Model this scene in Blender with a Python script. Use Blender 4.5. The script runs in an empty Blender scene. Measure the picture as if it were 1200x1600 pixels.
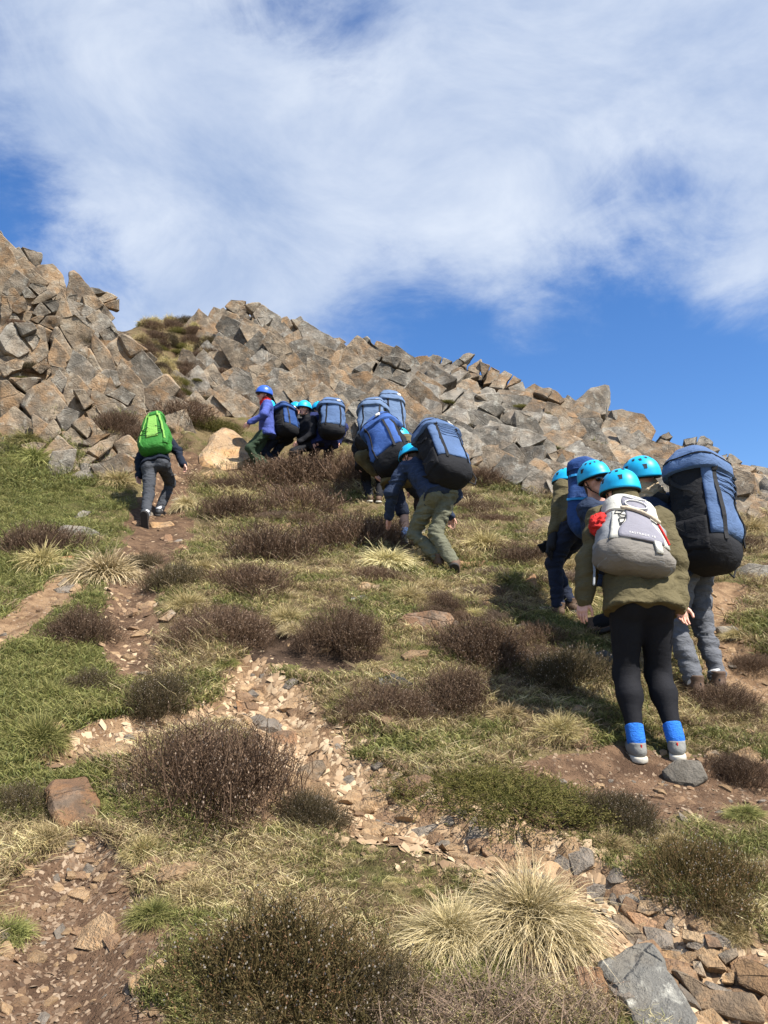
import bpy, bmesh, math, random
import numpy as np
from mathutils import Vector, Matrix, Euler
import time; T0_ = time.time()
R = math.radians
random.seed(7)
rng = np.random.default_rng(7)
scene = bpy.context.scene
COL = scene.collection

# ------------------------------------------------------------------ camera
CAM = np.array([0.0, 0.0, 1.65]); PITCH = R(12.0)
FW, FH, FPX = 1200.0, 1600.0, 1200.0
FWD = np.array([0, math.cos(PITCH), math.sin(PITCH)])
UP = np.array([0, -math.sin(PITCH), math.cos(PITCH)])
RIGHT = np.array([1.0, 0, 0])
cd = bpy.data.cameras.new('camera'); cam = bpy.data.objects.new('camera', cd); COL.objects.link(cam)
cam.location = CAM; cam.rotation_euler = (R(90) + PITCH, 0, 0)
cd.sensor_fit = 'VERTICAL'; cd.sensor_height = 24.0; cd.lens = 24.0 * FPX / FH
cd.clip_start = 0.05; cd.clip_end = 3000
scene.camera = cam

# ------------------------------------------------------------------ sun, sky, exposure
LIGHT = Vector((-0.60, 0.54, -1.0)).normalized()          # direction the sunlight travels
sun_el = math.asin(-LIGHT.z); sun_az = math.atan2(-LIGHT.x, -LIGHT.y)   # clockwise from +Y
sd = bpy.data.lights.new('sun', 'SUN'); sun = bpy.data.objects.new('sun', sd); COL.objects.link(sun)
sd.energy = 5.0; sd.angle = R(0.55); sd.color = (1.0, 0.955, 0.88)
sun.rotation_euler = LIGHT.to_track_quat('-Z', 'Y').to_euler()
sun.location = (6, -8, 14)

scene.view_settings.view_transform = 'Standard'; scene.view_settings.look = 'None'
scene.view_settings.gamma = 1.0; scene.view_settings.use_curve_mapping = False
scene.view_settings.exposure = 0.90
cy = scene.cycles; cy.max_bounces = 4; cy.diffuse_bounces = 2; cy.glossy_bounces = 2; cy.transmission_bounces = 2; cy.transparent_max_bounces = 4; cy.caustics_reflective = False; cy.caustics_refractive = False
scene.render.resolution_x, scene.render.resolution_y = 768, 1024

def ray(px, py):
    d = FWD * FPX + RIGHT * (px - FW / 2) + UP * (FH / 2 - py)
    return d / np.linalg.norm(d)
def at(px, py, Y):
    d = ray(px, py); return CAM + d * (Y / d[1])

SKY_STRENGTH = 0.1
def build_world():
    w = bpy.data.worlds.new('World'); scene.world = w; w.use_nodes = True
    nt = w.node_tree; N = nt.nodes; L = nt.links; N.clear()
    def nd(t, **k):
        n = N.new(t)
        for a, b in k.items(): setattr(n, a, b)
        return n
    def math_(op, a, b=None, c=None, clamp=False):
        n = nd('ShaderNodeMath', operation=op, use_clamp=clamp)
        for i, v in enumerate((a, b, c)):
            if v is None: continue
            if isinstance(v, (int, float)): n.inputs[i].default_value = v
            else: L.new(v, n.inputs[i])
        return n.outputs[0]
    out = nd('ShaderNodeOutputWorld'); bg = nd('ShaderNodeBackground'); bg.inputs[1].default_value = SKY_STRENGTH
    sky = nd('ShaderNodeTexSky', sky_type='NISHITA'); sky.sun_disc = False
    sky.sun_elevation = sun_el; sky.sun_rotation = sun_az
    sky.altitude = 300; sky.air_density = 1.0; sky.dust_density = 0.35; sky.ozone_density = 2.2
    hs = nd('ShaderNodeHueSaturation'); hs.inputs['Saturation'].default_value = 1.28; hs.inputs['Value'].default_value = 1.05
    hs.inputs['Hue'].default_value = 0.508
    L.new(sky.outputs[0], hs.inputs['Color'])
    tc = nd('ShaderNodeTexCoord')
    D = tc.outputs['Generated']
    sp = nd('ShaderNodeSeparateXYZ'); L.new(D, sp.inputs[0])
    zz = math_('ADD', math_('MAXIMUM', sp.outputs[2], 0.0), 0.5)
    u = math_('DIVIDE', sp.outputs[0], zz); v = math_('DIVIDE', sp.outputs[1], zz)
    cb = nd('ShaderNodeCombineXYZ'); L.new(u, cb.inputs[0]); L.new(v, cb.inputs[1])
    def noise(scale, detail, rough, dist=0.0, off=(0, 0, 0), stretch=(1, 1, 1), rot=0, sph=False, ry=0):
        mp = nd('ShaderNodeMapping'); mp.inputs['Location'].default_value = off; mp.inputs['Scale'].default_value = stretch
        mp.inputs['Rotation'].default_value = (0, ry, rot)
        L.new(D if sph else cb.outputs[0], mp.inputs[0])
        n = nd('ShaderNodeTexNoise'); L.new(mp.outputs[0], n.inputs['Vector'])
        n.inputs['Scale'].default_value = scale; n.inputs['Detail'].default_value = detail
        n.inputs['Roughness'].default_value = rough; n.inputs['Distortion'].default_value = dist
        return n.outputs[0]
    n1 = noise(2.7, 8, 0.60, 0.5, (3.1, 1.7, 0.3), (.9, 1.0, 1.25), 0, True, R(24))
    n2 = noise(8.0, 6, 0.65, 0.6, (0.4, 5.2, 0), (.75, 1, 1.35), 0, True, R(30))
    dens = math_('ADD', math_('MULTIPLY', n1, 0.78), math_('MULTIPLY', n2, 0.38))
    # broad cloud banks and clear gaps, as directions in the sky: (px, py, size px, weight)
    for px, py, s, wgt in ((880, 690, 230, -.33), (1200, 700, 190, -.24), (985, 350, 95, -.24), (5, 320, 95, -.14), (520, 5, 80, -.22),
                           (630, 490, 90, -.12), (170, 420, 60, -.10), (60, 120, 120, .07), (340, 25, 120, .02), (1085, 450, 130, .12), (780, 400, 120, .08),
                           (250, 150, 190, .11), (320, 430, 170, .13), (470, 400, 90, .06), (830, 230, 200, .13), (1120, 170, 200, .13), (560, 230, 190, .09), (1190, 330, 140, .10)):
        c = ray(px, py); k = (FPX / s) ** 2
        dp = nd('ShaderNodeVectorMath', operation='DOT_PRODUCT'); L.new(D, dp.inputs[0]); dp.inputs[1].default_value = tuple(c)
        g = math_('EXPONENT', math_('MULTIPLY', math_('SUBTRACT', dp.outputs['Value'], 1.0), k))
        dens = math_('ADD', dens, math_('MULTIPLY', g, wgt))
    mr = nd('ShaderNodeMapRange', interpolation_type='SMOOTHERSTEP'); L.new(dens, mr.inputs[0])
    mr.inputs[1].default_value = 0.40; mr.inputs[2].default_value = 0.76; mr.inputs[3].default_value = 0.0; mr.inputs[4].default_value = 0.86
    n3 = noise(4.6, 6, 0.62, 0.4, (7.7, 2.2, 1.0), (.8, 1, 1.4), 0, True, R(28))
    cr = nd('ShaderNodeMapRange'); L.new(n3, cr.inputs[0])
    cr.inputs[1].default_value = 0.3; cr.inputs[2].default_value = 0.72; cr.inputs[3].default_value = 0.0; cr.inputs[4].default_value = 1.0
    cc = nd('ShaderNodeMix', data_type='RGBA'); L.new(cr.outputs[0], cc.inputs['Factor'])
    cc.inputs[6].default_value = (0.215 / SKY_STRENGTH, 0.28 / SKY_STRENGTH, 0.41 / SKY_STRENGTH, 1)
    cc.inputs[7].default_value = (0.46 / SKY_STRENGTH, 0.50 / SKY_STRENGTH, 0.56 / SKY_STRENGTH, 1)
    mx = nd('ShaderNodeMix', data_type='RGBA'); L.new(mr.outputs[0], mx.inputs['Factor'])
    L.new(hs.outputs[0], mx.inputs[6]); L.new(cc.outputs[2], mx.inputs[7])
    L.new(mx.outputs[2], bg.inputs[0]); L.new(bg.outputs[0], out.inputs[0])
build_world()

# ------------------------------------------------------------------ helpers
def vnoise(p, seed=0):
    """value noise, p (N,3) -> (-1..1)"""
    p = np.asarray(p, dtype=np.float64)
    i = np.floor(p).astype(np.int64); f = p - i; f = f * f * f * (f * (f * 6 - 15) + 10)
    def hsh(a, b, c):
        h = (a * 374761393 + b * 668265263 + c * 2147483647 + seed * 1274126177) & 0xFFFFFFFF
        h = ((h ^ (h >> 13)) * 1274126177) & 0xFFFFFFFF
        h = ((h ^ (h >> 16)) * 2246822519) & 0xFFFFFFFF
        return ((h ^ (h >> 15)) & 0xFFFFFF) / float(0x7FFFFF) - 1.0
    x, y, z = i[:, 0], i[:, 1], i[:, 2]; r = 0
    for dx in (0, 1):
        wx = f[:, 0] if dx else 1 - f[:, 0]
        for dy in (0, 1):
            wy = f[:, 1] if dy else 1 - f[:, 1]
            for dz in (0, 1):
                wz = f[:, 2] if dz else 1 - f[:, 2]
                r = r + wx * wy * wz * hsh(x + dx, y + dy, z + dz)
    return r
def fbm(p, octaves=4, seed=0, gain=0.5):
    p = np.asarray(p, dtype=np.float64); a, s, r = 1.0, 0, 0
    for o in range(octaves):
        r = r + a * vnoise(p * 2.03 ** o + 17.3 * o, seed + o); s += a; a *= gain
    return r / s

def mk_mesh(name, v, f, smooth=True):
    v = np.asarray(v, dtype=np.float32); me = bpy.data.meshes.new(name)
    if isinstance(f, np.ndarray) and f.ndim == 2:
        n, k = f.shape
        me.vertices.add(len(v)); me.vertices.foreach_set('co', v.ravel())
        me.loops.add(n * k); me.loops.foreach_set('vertex_index', f.astype(np.int32).ravel())
        me.polygons.add(n); me.polygons.foreach_set('loop_start', np.arange(0, n * k, k, dtype=np.int32))
        me.polygons.foreach_set('loop_total', np.full(n, k, dtype=np.int32))
        me.update(calc_edges=True); me.validate()
    else:
        me.from_pydata([tuple(x) for x in v], [], [tuple(x) for x in f]); me.update()
    me.polygons.foreach_set('use_smooth', np.full(len(me.polygons), smooth, dtype=bool))
    return me
def obj(name, me, mat=None, parent=None):
    o = bpy.data.objects.new(name, me); COL.objects.link(o)
    if mat is not None and me is not None and not me.materials: me.materials.append(mat)
    if parent is not None: o.parent = parent
    return o
def tag(o, label=None, cat=None, group=None, kind=None):
    if label: o['label'] = label
    if cat: o['category'] = cat
    if group: o['group'] = group
    if kind: o['kind'] = kind
    return o
def empty(name, loc=(0, 0, 0), rz=0):
    o = bpy.data.objects.new(name, None); COL.objects.link(o); o.location = loc; o.rotation_euler = (0, 0, rz)
    o.empty_display_size = 0.1
    return o

class NT:
    """small material-node builder"""
    def __init__(s, name, rough=0.8, spec=0.3):
        s.m = bpy.data.materials.new(name); s.m.use_nodes = True
        s.n = s.m.node_tree.nodes; s.l = s.m.node_tree.links
        s.b = s.n['Principled BSDF']; s.b.inputs['Roughness'].default_value = rough
        s.b.inputs['Specular IOR Level'].default_value = spec
        s.tc = s.n.new('ShaderNodeTexCoord'); s.geo = None
    def node(s, t, **k):
        n = s.n.new(t)
        for a, b in k.items(): setattr(n, a, b)
        return n
    def put(s, sock, v):
        if hasattr(v, 'links') or isinstance(v, bpy.types.NodeSocket): s.l.new(v, sock)
        elif isinstance(v, (tuple, list)) and len(v) == 3 and sock.type == 'RGBA': sock.default_value = (*v, 1)
        else: sock.default_value = v
    def noise(s, scale, detail=4, rough=0.55, vec=None, dist=0.0, out=0):
        n = s.node('ShaderNodeTexNoise'); n.inputs['Scale'].default_value = scale
        n.inputs['Detail'].default_value = detail; n.inputs['Roughness'].default_value = rough; n.inputs['Distortion'].default_value = dist
        s.l.new(vec if vec is not None else s.tc.outputs['Object'], n.inputs['Vector']); return n.outputs[out]
    def voro(s, scale, feature='F1', vec=None, rnd=1.0):
        n = s.node('ShaderNodeTexVoronoi', feature=feature); n.inputs['Scale'].default_value = scale
        n.inputs['Randomness'].default_value = rnd
        s.l.new(vec if vec is not None else s.tc.outputs['Object'], n.inputs['Vector']); return n.outputs['Distance']
    def mapping(s, scale=(1, 1, 1), rot=(0, 0, 0), loc=(0, 0, 0), vec=None):
        n = s.node('ShaderNodeMapping'); n.inputs['Scale'].default_value = scale; n.inputs['Rotation'].default_value = rot; n.inputs['Location'].default_value = loc
        s.l.new(vec if vec is not None else s.tc.outputs['Object'], n.inputs[0]); return n.outputs[0]
    def ramp(s, fac, lo, hi, a=0.0, b=1.0, smooth=True):
        n = s.node('ShaderNodeMapRange', interpolation_type='SMOOTHSTEP' if smooth else 'LINEAR'); s.put(n.inputs[0], fac)
        for i, v in enumerate((lo, hi, a, b)): n.inputs[i + 1].default_value = v
        return n.outputs[0]
    def mix(s, fac, a, b, mode='MIX'):
        n = s.node('ShaderNodeMix', data_type='RGBA', blend_type=mode); s.put(n.inputs[0], fac); s.put(n.inputs[6], a); s.put(n.inputs[7], b); return n.outputs[2]
    def math(s, op, a, b=None):
        n = s.node('ShaderNodeMath', operation=op); s.put(n.inputs[0], a)
        if b is not None: s.put(n.inputs[1], b)
        return n.outputs[0]
    def attr(s, name, out='Fac'):
        n = s.node('ShaderNodeAttribute', attribute_name=name); return n.outputs[out]
    def rand(s):
        n = s.node('ShaderNodeObjectInfo'); return n.outputs['Random']
    def bump(s, h, strength=0.5, dist=0.02):
        n = s.node('ShaderNodeBump'); n.inputs['Strength'].default_value = strength; n.inputs['Distance'].default_value = dist
        s.put(n.inputs['Height'], h); s.l.new(n.outputs[0], s.b.inputs['Normal'])
    def color(s, c): s.put(s.b.inputs['Base Color'], c); return s
    def hsv(s, c, h=0.5, sat=1.0, v=1.0):
        n = s.node('ShaderNodeHueSaturation'); s.put(n.inputs['Hue'], h); s.put(n.inputs['Saturation'], sat); s.put(n.inputs['Value'], v); s.put(n.inputs['Color'], c); return n.outputs[0]
# ------------------------------------------------------------------ the hillside
CP = [  # (px, py, distance)
 (0,1600,2.35),(300,1600,2.35),(600,1600,2.4),(900,1600,2.45),(1200,1600,2.5),
 (0,1400,2.95),(300,1400,3.0),(600,1400,3.05),(900,1400,3.05),(1200,1400,3.15),
 (0,1190,3.75),(300,1190,3.9),(600,1190,4.05),(1000,1190,4.1),(1200,1190,4.2),
 (0,1090,4.3),(300,1090,4.55),(600,1090,4.7),(900,1090,4.8),(1085,1090,4.85),(1200,1090,4.9),
 (0,1000,5.1),(250,1000,5.3),(500,1000,5.4),(850,985,5.75),(1200,1000,5.7),
 (0,900,6.5),(350,900,6.8),(700,905,7.0),(1000,900,7.1),(1200,900,7.3),
 (0,830,8.2),(235,838,8.8),(450,830,9.0),(620,850,8.3),(800,830,9.0),(1000,830,9.2),(1200,835,9.6),
 (0,735,10.6),(100,750,11.0),(250,765,11.2),(380,745,12.2),(500,735,12.9),(600,755,11.6),(720,760,11.8),(850,775,11.8),(1000,790,11.8),(1200,795,12.4),
 # left crag
 (-60,380,13.8),(0,470,13.0),(0,560,12.3),(0,680,11.4),(60,420,14.2),(100,520,13.2),(100,620,12.2),(120,690,11.5),(175,490,14.6),(185,560,13.6),(220,640,12.7),(200,720,11.6),
 # gully
 (215,510,17.5),(250,500,19.0),(310,505,20),(250,570,16.5),(300,580,16.5),(290,640,14.2),(320,690,12.8),
 # middle crag
 (350,490,19.0),(400,490,18.5),(400,560,16.8),(450,520,18.2),(450,620,15.0),(400,640,14.6),(520,545,17.5),(560,545,17.2),(540,620,14.8),(600,575,16.5),(650,605,15.5),(610,660,13.6),(660,690,12.6),
 # right ridge
 (660,572,18.5),(740,565,17.8),(720,630,15.2),(760,690,13.4),(800,600,17.0),(850,640,15.6),(830,700,13.8),(870,760,12.2),(900,640,16.2),(950,660,16.0),(950,710,14.0),(1050,710,15.4),(1050,760,13.2),(1120,725,15.2),(1190,755,15.0),(1200,775,13.6),
]
SKYL = [(-150,330,14.5),(0,400,14.3),(60,425,15.0),(110,465,15.6),(180,480,16.2),(230,500,19.5),(320,498,20.5),(380,485,20),(450,505,19.5),(560,545,18.5),(640,575,19.5),(740,562,19),(800,590,18.5),(950,650,17.5),(1060,705,16.5),(1150,728,16.2),(1220,752,16.0),(1400,800,16.0)]
pts = [at(*c) for c in CP]
for px, py, Y in SKYL:
    p = at(px, py, Y); pts.append(p)
    for k, dz in ((1.25, -.6), (1.8, -2.5), (3.0, -7.0)):
        pts.append(np.array([p[0] * k, p[1] * k, p[2] + dz]))
for c in CP[:48]:                       # carry the slope on past both sides of the frame
    if c[0] == 0 or c[0] == 1200:
        p = at(*c); s = -1 if c[0] == 0 else 1
        for e in (2.5, 7.0, 16.0): pts.append(p + np.array([s * e, 0, -0.02 * e * e * .3 if s > 0 else .04 * e]))
for x in (-16, -6, 0, 6, 16):
    for y, z in ((1.0, .27), (0, 0.0), (-4, -1.1), (-12, -3.4)): pts.append(np.array([x, y, z]))
for a in range(0, 360, 20):             # the hill falls away to low ground all round
    for rd, z in ((90, -22), (330, -70)): pts.append(np.array([rd * math.sin(R(a)), rd * math.cos(R(a)), z]))
pts = np.array(pts)
def rbf_fit(P, z, reg=0.02):
    d = np.linalg.norm(P[:, None] - P[None], axis=2)
    n = len(P); A = np.zeros((n + 3, n + 3)); A[:n, :n] = d - reg * np.eye(n)
    A[:n, n:] = np.c_[np.ones(n), P]; A[n:, :n] = A[:n, n:].T
    return np.linalg.solve(A, np.r_[z, 0, 0, 0])
RW = rbf_fit(pts[:, :2], pts[:, 2])
def rbf_eval(x, y):
    sh = x.shape; q = np.c_[x.ravel(), y.ravel()]; out = np.empty(len(q)); P = pts[:, :2]
    for i in range(0, len(q), 20000):
        b = q[i:i + 20000]; d = np.sqrt((b[:, None, 0] - P[None, :, 0]) ** 2 + (b[:, None, 1] - P[None, :, 1]) ** 2)
        out[i:i + 20000] = d @ RW[:-3] + RW[-3] + b @ RW[-2:]
    return out.reshape(sh)
def spaced(lo, hi, f):
    v = [lo]
    while v[-1] < hi: v.append(v[-1] + f(v[-1]))
    return np.array(v)
GX = spaced(-330, 330, lambda x: min(0.040 + max(0, abs(x) - 2.6) * 0.022 + max(0, abs(x) - 30) * .12, max(.05, abs(abs(x) - 0) * .2)))
GY = spaced(-330, 330, lambda y: min(0.040 + max(0, y - 4.5) * 0.008 + max(0, 1.8 - y) * 0.05 + max(0, abs(y) - 45) * .12, max(.05, abs(y - 2) * .2)))
MX, MY = np.meshgrid(GX, GY)
HZ = rbf_eval(MX, MY)
def blur(A, k):
    for _ in range(k):
        B = A.copy(); B[1:-1] = (A[:-2] + 2 * A[1:-1] + A[2:]) / 4; A = B
        B = A.copy(); B[:, 1:-1] = (A[:, :-2] + 2 * A[:, 1:-1] + A[:, 2:]) / 4; A = B
    return A
HZ = blur(HZ, 14)
def hgt(x, y):
    x = np.asarray(x, float); y = np.asarray(y, float)
    i = np.clip(np.searchsorted(GX, x) - 1, 0, len(GX) - 2); j = np.clip(np.searchsorted(GY, y) - 1, 0, len(GY) - 2)
    fx = np.clip((x - GX[i]) / (GX[i + 1] - GX[i]), 0, 1); fy = np.clip((y - GY[j]) / (GY[j + 1] - GY[j]), 0, 1)
    return (HZ[j, i] * (1 - fx) + HZ[j, i + 1] * fx) * (1 - fy) + (HZ[j + 1, i] * (1 - fx) + HZ[j + 1, i + 1] * fx) * fy
def hit(px, py):
    """where the line of sight through a photograph pixel meets the hillside"""
    px = np.atleast_1d(np.asarray(px, float)); py = np.atleast_1d(np.asarray(py, float)); n = len(px)
    d = FWD * FPX + RIGHT * (px - FW / 2)[:, None] + UP * (FH / 2 - py)[:, None]; d /= d[:, 1:2]
    Y = np.full(n, 1.2); done = np.zeros(n, bool); res = np.full((n, 3), np.nan); prev = Y.copy()
    for _ in range(700):
        p = CAM + d * Y[:, None]; below = (p[:, 2] < hgt(p[:, 0], p[:, 1])) & ~done
        if below.any():
            lo, hi = prev[below].copy(), Y[below].copy(); dd = d[below]
            for _ in range(12):
                m = (lo + hi) / 2; q = CAM + dd * m[:, None]; b = q[:, 2] < hgt(q[:, 0], q[:, 1]); hi = np.where(b, m, hi); lo = np.where(b, lo, m)
            res[below] = CAM + dd * hi[:, None]; done |= below
        if done.all(): break
        prev = Y.copy(); Y = Y * 1.006 + 0.004
        if Y.min() > 45: break
    return res
def hit1(px, py):
    p = hit([px], [py])[0]
    k = 0
    while np.isnan(p[0]) and k < 60:
        k += 1; p = hit([px], [py + 4 * k])[0]
        if not np.isnan(p[0]): p = at(px, py, p[1])
    return p
def gnormal(x, y, e=0.25):
    n = np.stack([-(hgt(x + e, y) - hgt(x - e, y)) / (2 * e), -(hgt(x, y + e) - hgt(x, y - e)) / (2 * e), np.ones_like(np.asarray(x, float))], -1)
    return n / np.linalg.norm(n, axis=-1, keepdims=True)
def project(p):
    q = np.asarray(p) - CAM; d = q @ FWD
    return FW / 2 + FPX * (q @ RIGHT) / d, FH / 2 - FPX * (q @ UP) / d

# eroded paths: pixel centre lines with half widths in metres
PATHS = {
 'stony_path': [(390,1045,.15),(420,1090,.23),(450,1140,.26),(480,1190,.26),(530,1230,.24),(590,1265,.22),(660,1290,.21),(730,1312,.20),(800,1335,.18),(870,1345,.15),(940,1380,.14),(985,1410,.16),(1030,1450,.20),(1080,1490,.24),(1130,1530,.26),(1190,1575,.26),(1240,1610,.26)],
 'dirt_path': [(20,1660,.30),(60,1590,.31),(100,1520,.30),(110,1460,.27),(105,1400,.23),(115,1350,.16),(150,1310,.08)],
 'upper_path': [(215,1035,.14),(205,990,.16),(200,950,.18),(205,915,.22),(215,880,.25),(240,855,.35),(250,820,.40),(255,780,.32),(275,745,.28),(300,720,.25)],
 'side_path': [(1210,1230,.30),(1150,1215,.28),(1080,1215,.30),(1000,1215,.32),(940,1215,.28),(890,1225,.25),(870,1270,.14)],
 'far_path': [(1215,1060,.30),(1165,1050,.28),(1130,1010,.22),(1120,960,.16),(1150,920,.2)],
 'left_path': [(-30,1000,.20),(20,965,.20),(70,935,.18),(110,900,.16)],
 'link_path': [(100,1165,.18),(160,1145,.20),(230,1125,.12),(300,1120,.10),(380,1090,.14)],
 'bank_path': [(300,975,.14),(350,968,.22),(400,985,.26),(450,1012,.28),(520,1030,.22),(575,1022,.12)],
}
PW = {}
for k, c in PATHS.items():
    cc = np.array(c, float); t = np.arange(len(cc)); tt = np.linspace(0, len(cc) - 1, len(cc) * 12)
    px = np.interp(tt, t, cc[:, 0]); py = np.interp(tt, t, cc[:, 1]); wd = np.interp(tt, t, cc[:, 2])
    py2 = np.minimum(py, 1640)
    P = hit(px, py2); PW[k] = np.c_[P[:, :2], wd]
def path_dist(x, y, name=None):
    """smallest (distance / half width) to a path"""
    x = np.asarray(x, float); sh = x.shape; q = np.c_[x.ravel(), np.asarray(y, float).ravel()]; best = np.full(len(q), 9.0)
    for k, c in PW.items():
        if name and k != name: continue
        lo = c[:, :2].min(0) - 1.2; hi = c[:, :2].max(0) + 1.2
        m = np.all((q > lo) & (q < hi), axis=1)
        if not m.any(): continue
        b = q[m]; d = np.sqrt((b[:, None, 0] - c[None, :, 0]) ** 2 + (b[:, None, 1] - c[None, :, 1]) ** 2) / c[None, :, 2]
        best[m] = np.minimum(best[m], d.min(1))
    return best.reshape(sh)
PD = path_dist(MX, MY)
P3 = np.stack([MX, MY, MX * 0], -1).reshape(-1, 3)
near = (np.hypot(MX, MY) < 30)
edge = PD + 0.45 * fbm(P3 * 3.1, 3, 5).reshape(MX.shape)
PMASK = np.clip(1.25 - edge, 0, 1)
hum = fbm(P3 * 1.1, 3, 1).reshape(MX.shape) * 0.09 + fbm(P3 * 4.3, 3, 2).reshape(MX.shape) * 0.035
fine = fbm(P3 * 14.0, 2, 3).reshape(MX.shape) * 0.010
HZ = HZ + np.where(near, hum * (1 - .75 * PMASK) + fine, 0) - 0.075 * PMASK * np.clip(1.4 - edge, 0, 1)

def build_ground():
    nx, ny = len(GX), len(GY)
    v = np.stack([MX, MY, HZ], -1).reshape(-1, 3)
    idx = np.arange(nx * ny).reshape(ny, nx)
    f = np.stack([idx[:-1, :-1], idx[:-1, 1:], idx[1:, 1:], idx[1:, :-1]], -1).reshape(-1, 4)
    px, py = project(v); py = np.where(v[:, 1] < .3, 2000, py)
    green = np.exp(-((px - 60) / 150) ** 2) * np.clip((py - 690) / 20, 0, 1) * np.clip((1260 - py) / 120, 0, 1)
    green = np.maximum(green, .5 * np.exp(-((px - 780) / 130) ** 2 - ((py - 1230) / 70) ** 2))
    def inpoly(poly):
        m = np.zeros(len(px), bool); k = len(poly)
        for i in range(k):
            (x1, y1), (x2, y2) = poly[i], poly[(i + 1) % k]
            if y1 == y2: continue
            m ^= ((y1 > py) != (y2 > py)) & (px < (x2 - x1) * (py - y1) / (y2 - y1) + x1)
        return m
    rk = inpoly([(-900,200),(60,390),(186,465),(205,520),(245,570),(290,690),(205,745),(110,745),(70,715),(0,690),(-900,700)]) | inpoly([(255,585),(330,490),(365,465),(560,530),(650,560),(745,545),(860,600),(960,650),(1200,735),(1500,800),(1500,860),(1205,808),(960,785),(880,785),(810,765),(740,715),(640,690),(560,690),(480,640),(300,645)])
    rk = blur(rk.reshape(MX.shape).astype(float), 3).ravel()
    v[:, 2] -= .38 * rk
    me = mk_mesh('ground', v, f)
    for nm, a in (('path', PMASK.ravel()), ('green', green), ('rock', rk)):
        at_ = me.attributes.new(nm, 'FLOAT', 'POINT'); at_.data.foreach_set('value', a.astype(np.float32))
    t = NT('hillside_soil', 0.95, 0.1); pos = t.tc.outputs['Object']
    n1 = t.noise(1.6, 4, .6); n2 = t.noise(9, 4, .65); n3 = t.noise(55, 3, .7); n4 = t.noise(3.6, 3, .6, t.mapping(loc=(9, 4, 2)))
    soil = t.mix(t.ramp(n2, .35, .68), (.052, .031, .018), (.125, .082, .048))
    straw = t.mix(n3, (.085, .060, .030), (.21, .16, .082))
    moss = t.mix(n3, (.040, .044, .012), (.115, .115, .035))
    c = t.mix(t.ramp(n1, .36, .56), soil, straw)
    c = t.mix(t.math('MINIMUM', t.math('ADD', t.ramp(n4, .50, .66, 0, .75), t.math('MULTIPLY', t.attr('green'), .85)), 1.0), c, moss)
    grav = t.mix(t.ramp(n2, .30, .66), (.085, .052, .032), (.20, .135, .08))
    peb = t.voro(70); grav = t.mix(t.ramp(peb, .16, .30, .5, 0), grav, t.mix(n3, (.20, .13, .08), (.36, .25, .15)))
    c = t.mix(t.ramp(t.attr('path'), .25, .62), c, grav)
    c = t.mix(t.ramp(t.attr('rock'), .3, .7), c, t.mix(t.ramp(n2, .4, .62), (.045, .034, .024), (.20, .15, .095)))
    t.color(c); t.bump(t.math('ADD', t.math('MULTIPLY', n3, .8), t.math('MULTIPLY', t.ramp(peb, .12, .32, 1, 0), .5)), .9, .02)
    return tag(obj('ground', me, t.m), kind='structure', label='rough hillside of soil, moss and straw-coloured turf')
ground = build_ground()
# ------------------------------------------------------------------ rock
def rock_mat(name, base, dark, warm, warm_amt=.5, lichen=.4):
    t = NT(name, 0.88, 0.25); pos = t.mapping(vec=t.tc.outputs['Object'])
    r = t.rand()
    off = t.node('ShaderNodeVectorMath', operation='ADD'); t.l.new(pos, off.inputs[0])
    cb = t.node('ShaderNodeCombineXYZ'); t.put(cb.inputs[0], t.math('MULTIPLY', r, 31.0)); t.put(cb.inputs[1], t.math('MULTIPLY', r, 17.0)); t.l.new(cb.outputs[0], off.inputs[1])
    v = off.outputs[0]
    n1 = t.noise(1.7, 7, .62, v, .3); n2 = t.noise(6.5, 7, .68, v, .2); n3 = t.noise(38, 5, .7, v); n4 = t.noise(2.6, 6, .6, t.mapping(loc=(5, 9, 3), vec=v))
    c = t.mix(t.ramp(n1, .36, .62), dark, base)
    c = t.mix(t.math('MULTIPLY', t.ramp(n4, .44, .64), warm_amt), c, warm)
    c = t.mix(t.math('MULTIPLY', t.ramp(n2, .53, .66), lichen), c, (.47, .45, .38))
    c = t.mix(t.ramp(t.noise(3.4, 6, .7, t.mapping(loc=(2, 7, 5), vec=v), .5), .50, .62, 0, .6), c, (.085, .073, .058))
    c = t.mix(t.ramp(n3, .54, .70, 0, .6), c, (.060, .052, .042))
    c = t.mix(t.ramp(n2, .30, .40, .6, 0), c, (.085, .068, .05))
    sp = t.voro(5.5, vec=v); c = t.mix(t.math('MULTIPLY', t.ramp(sp, .10, .16, 1, 0), t.ramp(n1, .5, .6, 0, lichen)), c, (.58, .57, .50))
    c = t.hsv(c, 0.5, 1.0, t.ramp(r, 0, 1, .82, 1.18, False))
    cr = t.voro(1.25, 'DISTANCE_TO_EDGE', t.mapping((1, 1, 2.2), (.5, .75, .3), vec=v), .62)
    t.color(c)
    h = t.math('ADD', t.math('MULTIPLY', n2, .7), t.math('ADD', t.math('MULTIPLY', n3, .35), t.ramp(cr, 0, .012, -.16, 0)))
    t.bump(h, 1.0, .06)
    return t.m
M_ROCK = rock_mat('warm_crag_rock', (.315, .25, .175), (.135, .104, .074), (.345, .195, .085), .55, .34)
M_ROCKG = rock_mat('grey_crag_rock', (.275, .245, .20), (.115, .102, .083), (.31, .20, .105), .28, .46)
M_TAN = rock_mat('tan_boulder_rock', (.45, .315, .18), (.27, .18, .105), (.42, .22, .08), .55, .22)
M_RUST = rock_mat('rusty_stone', (.36, .215, .12), (.20, .115, .065), (.39, .185, .065), .6, .18)
M_GREY = rock_mat('grey_lichen_stone', (.16, .152, .132), (.062, .059, .053), (.24, .19, .125), .25, .75)

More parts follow.
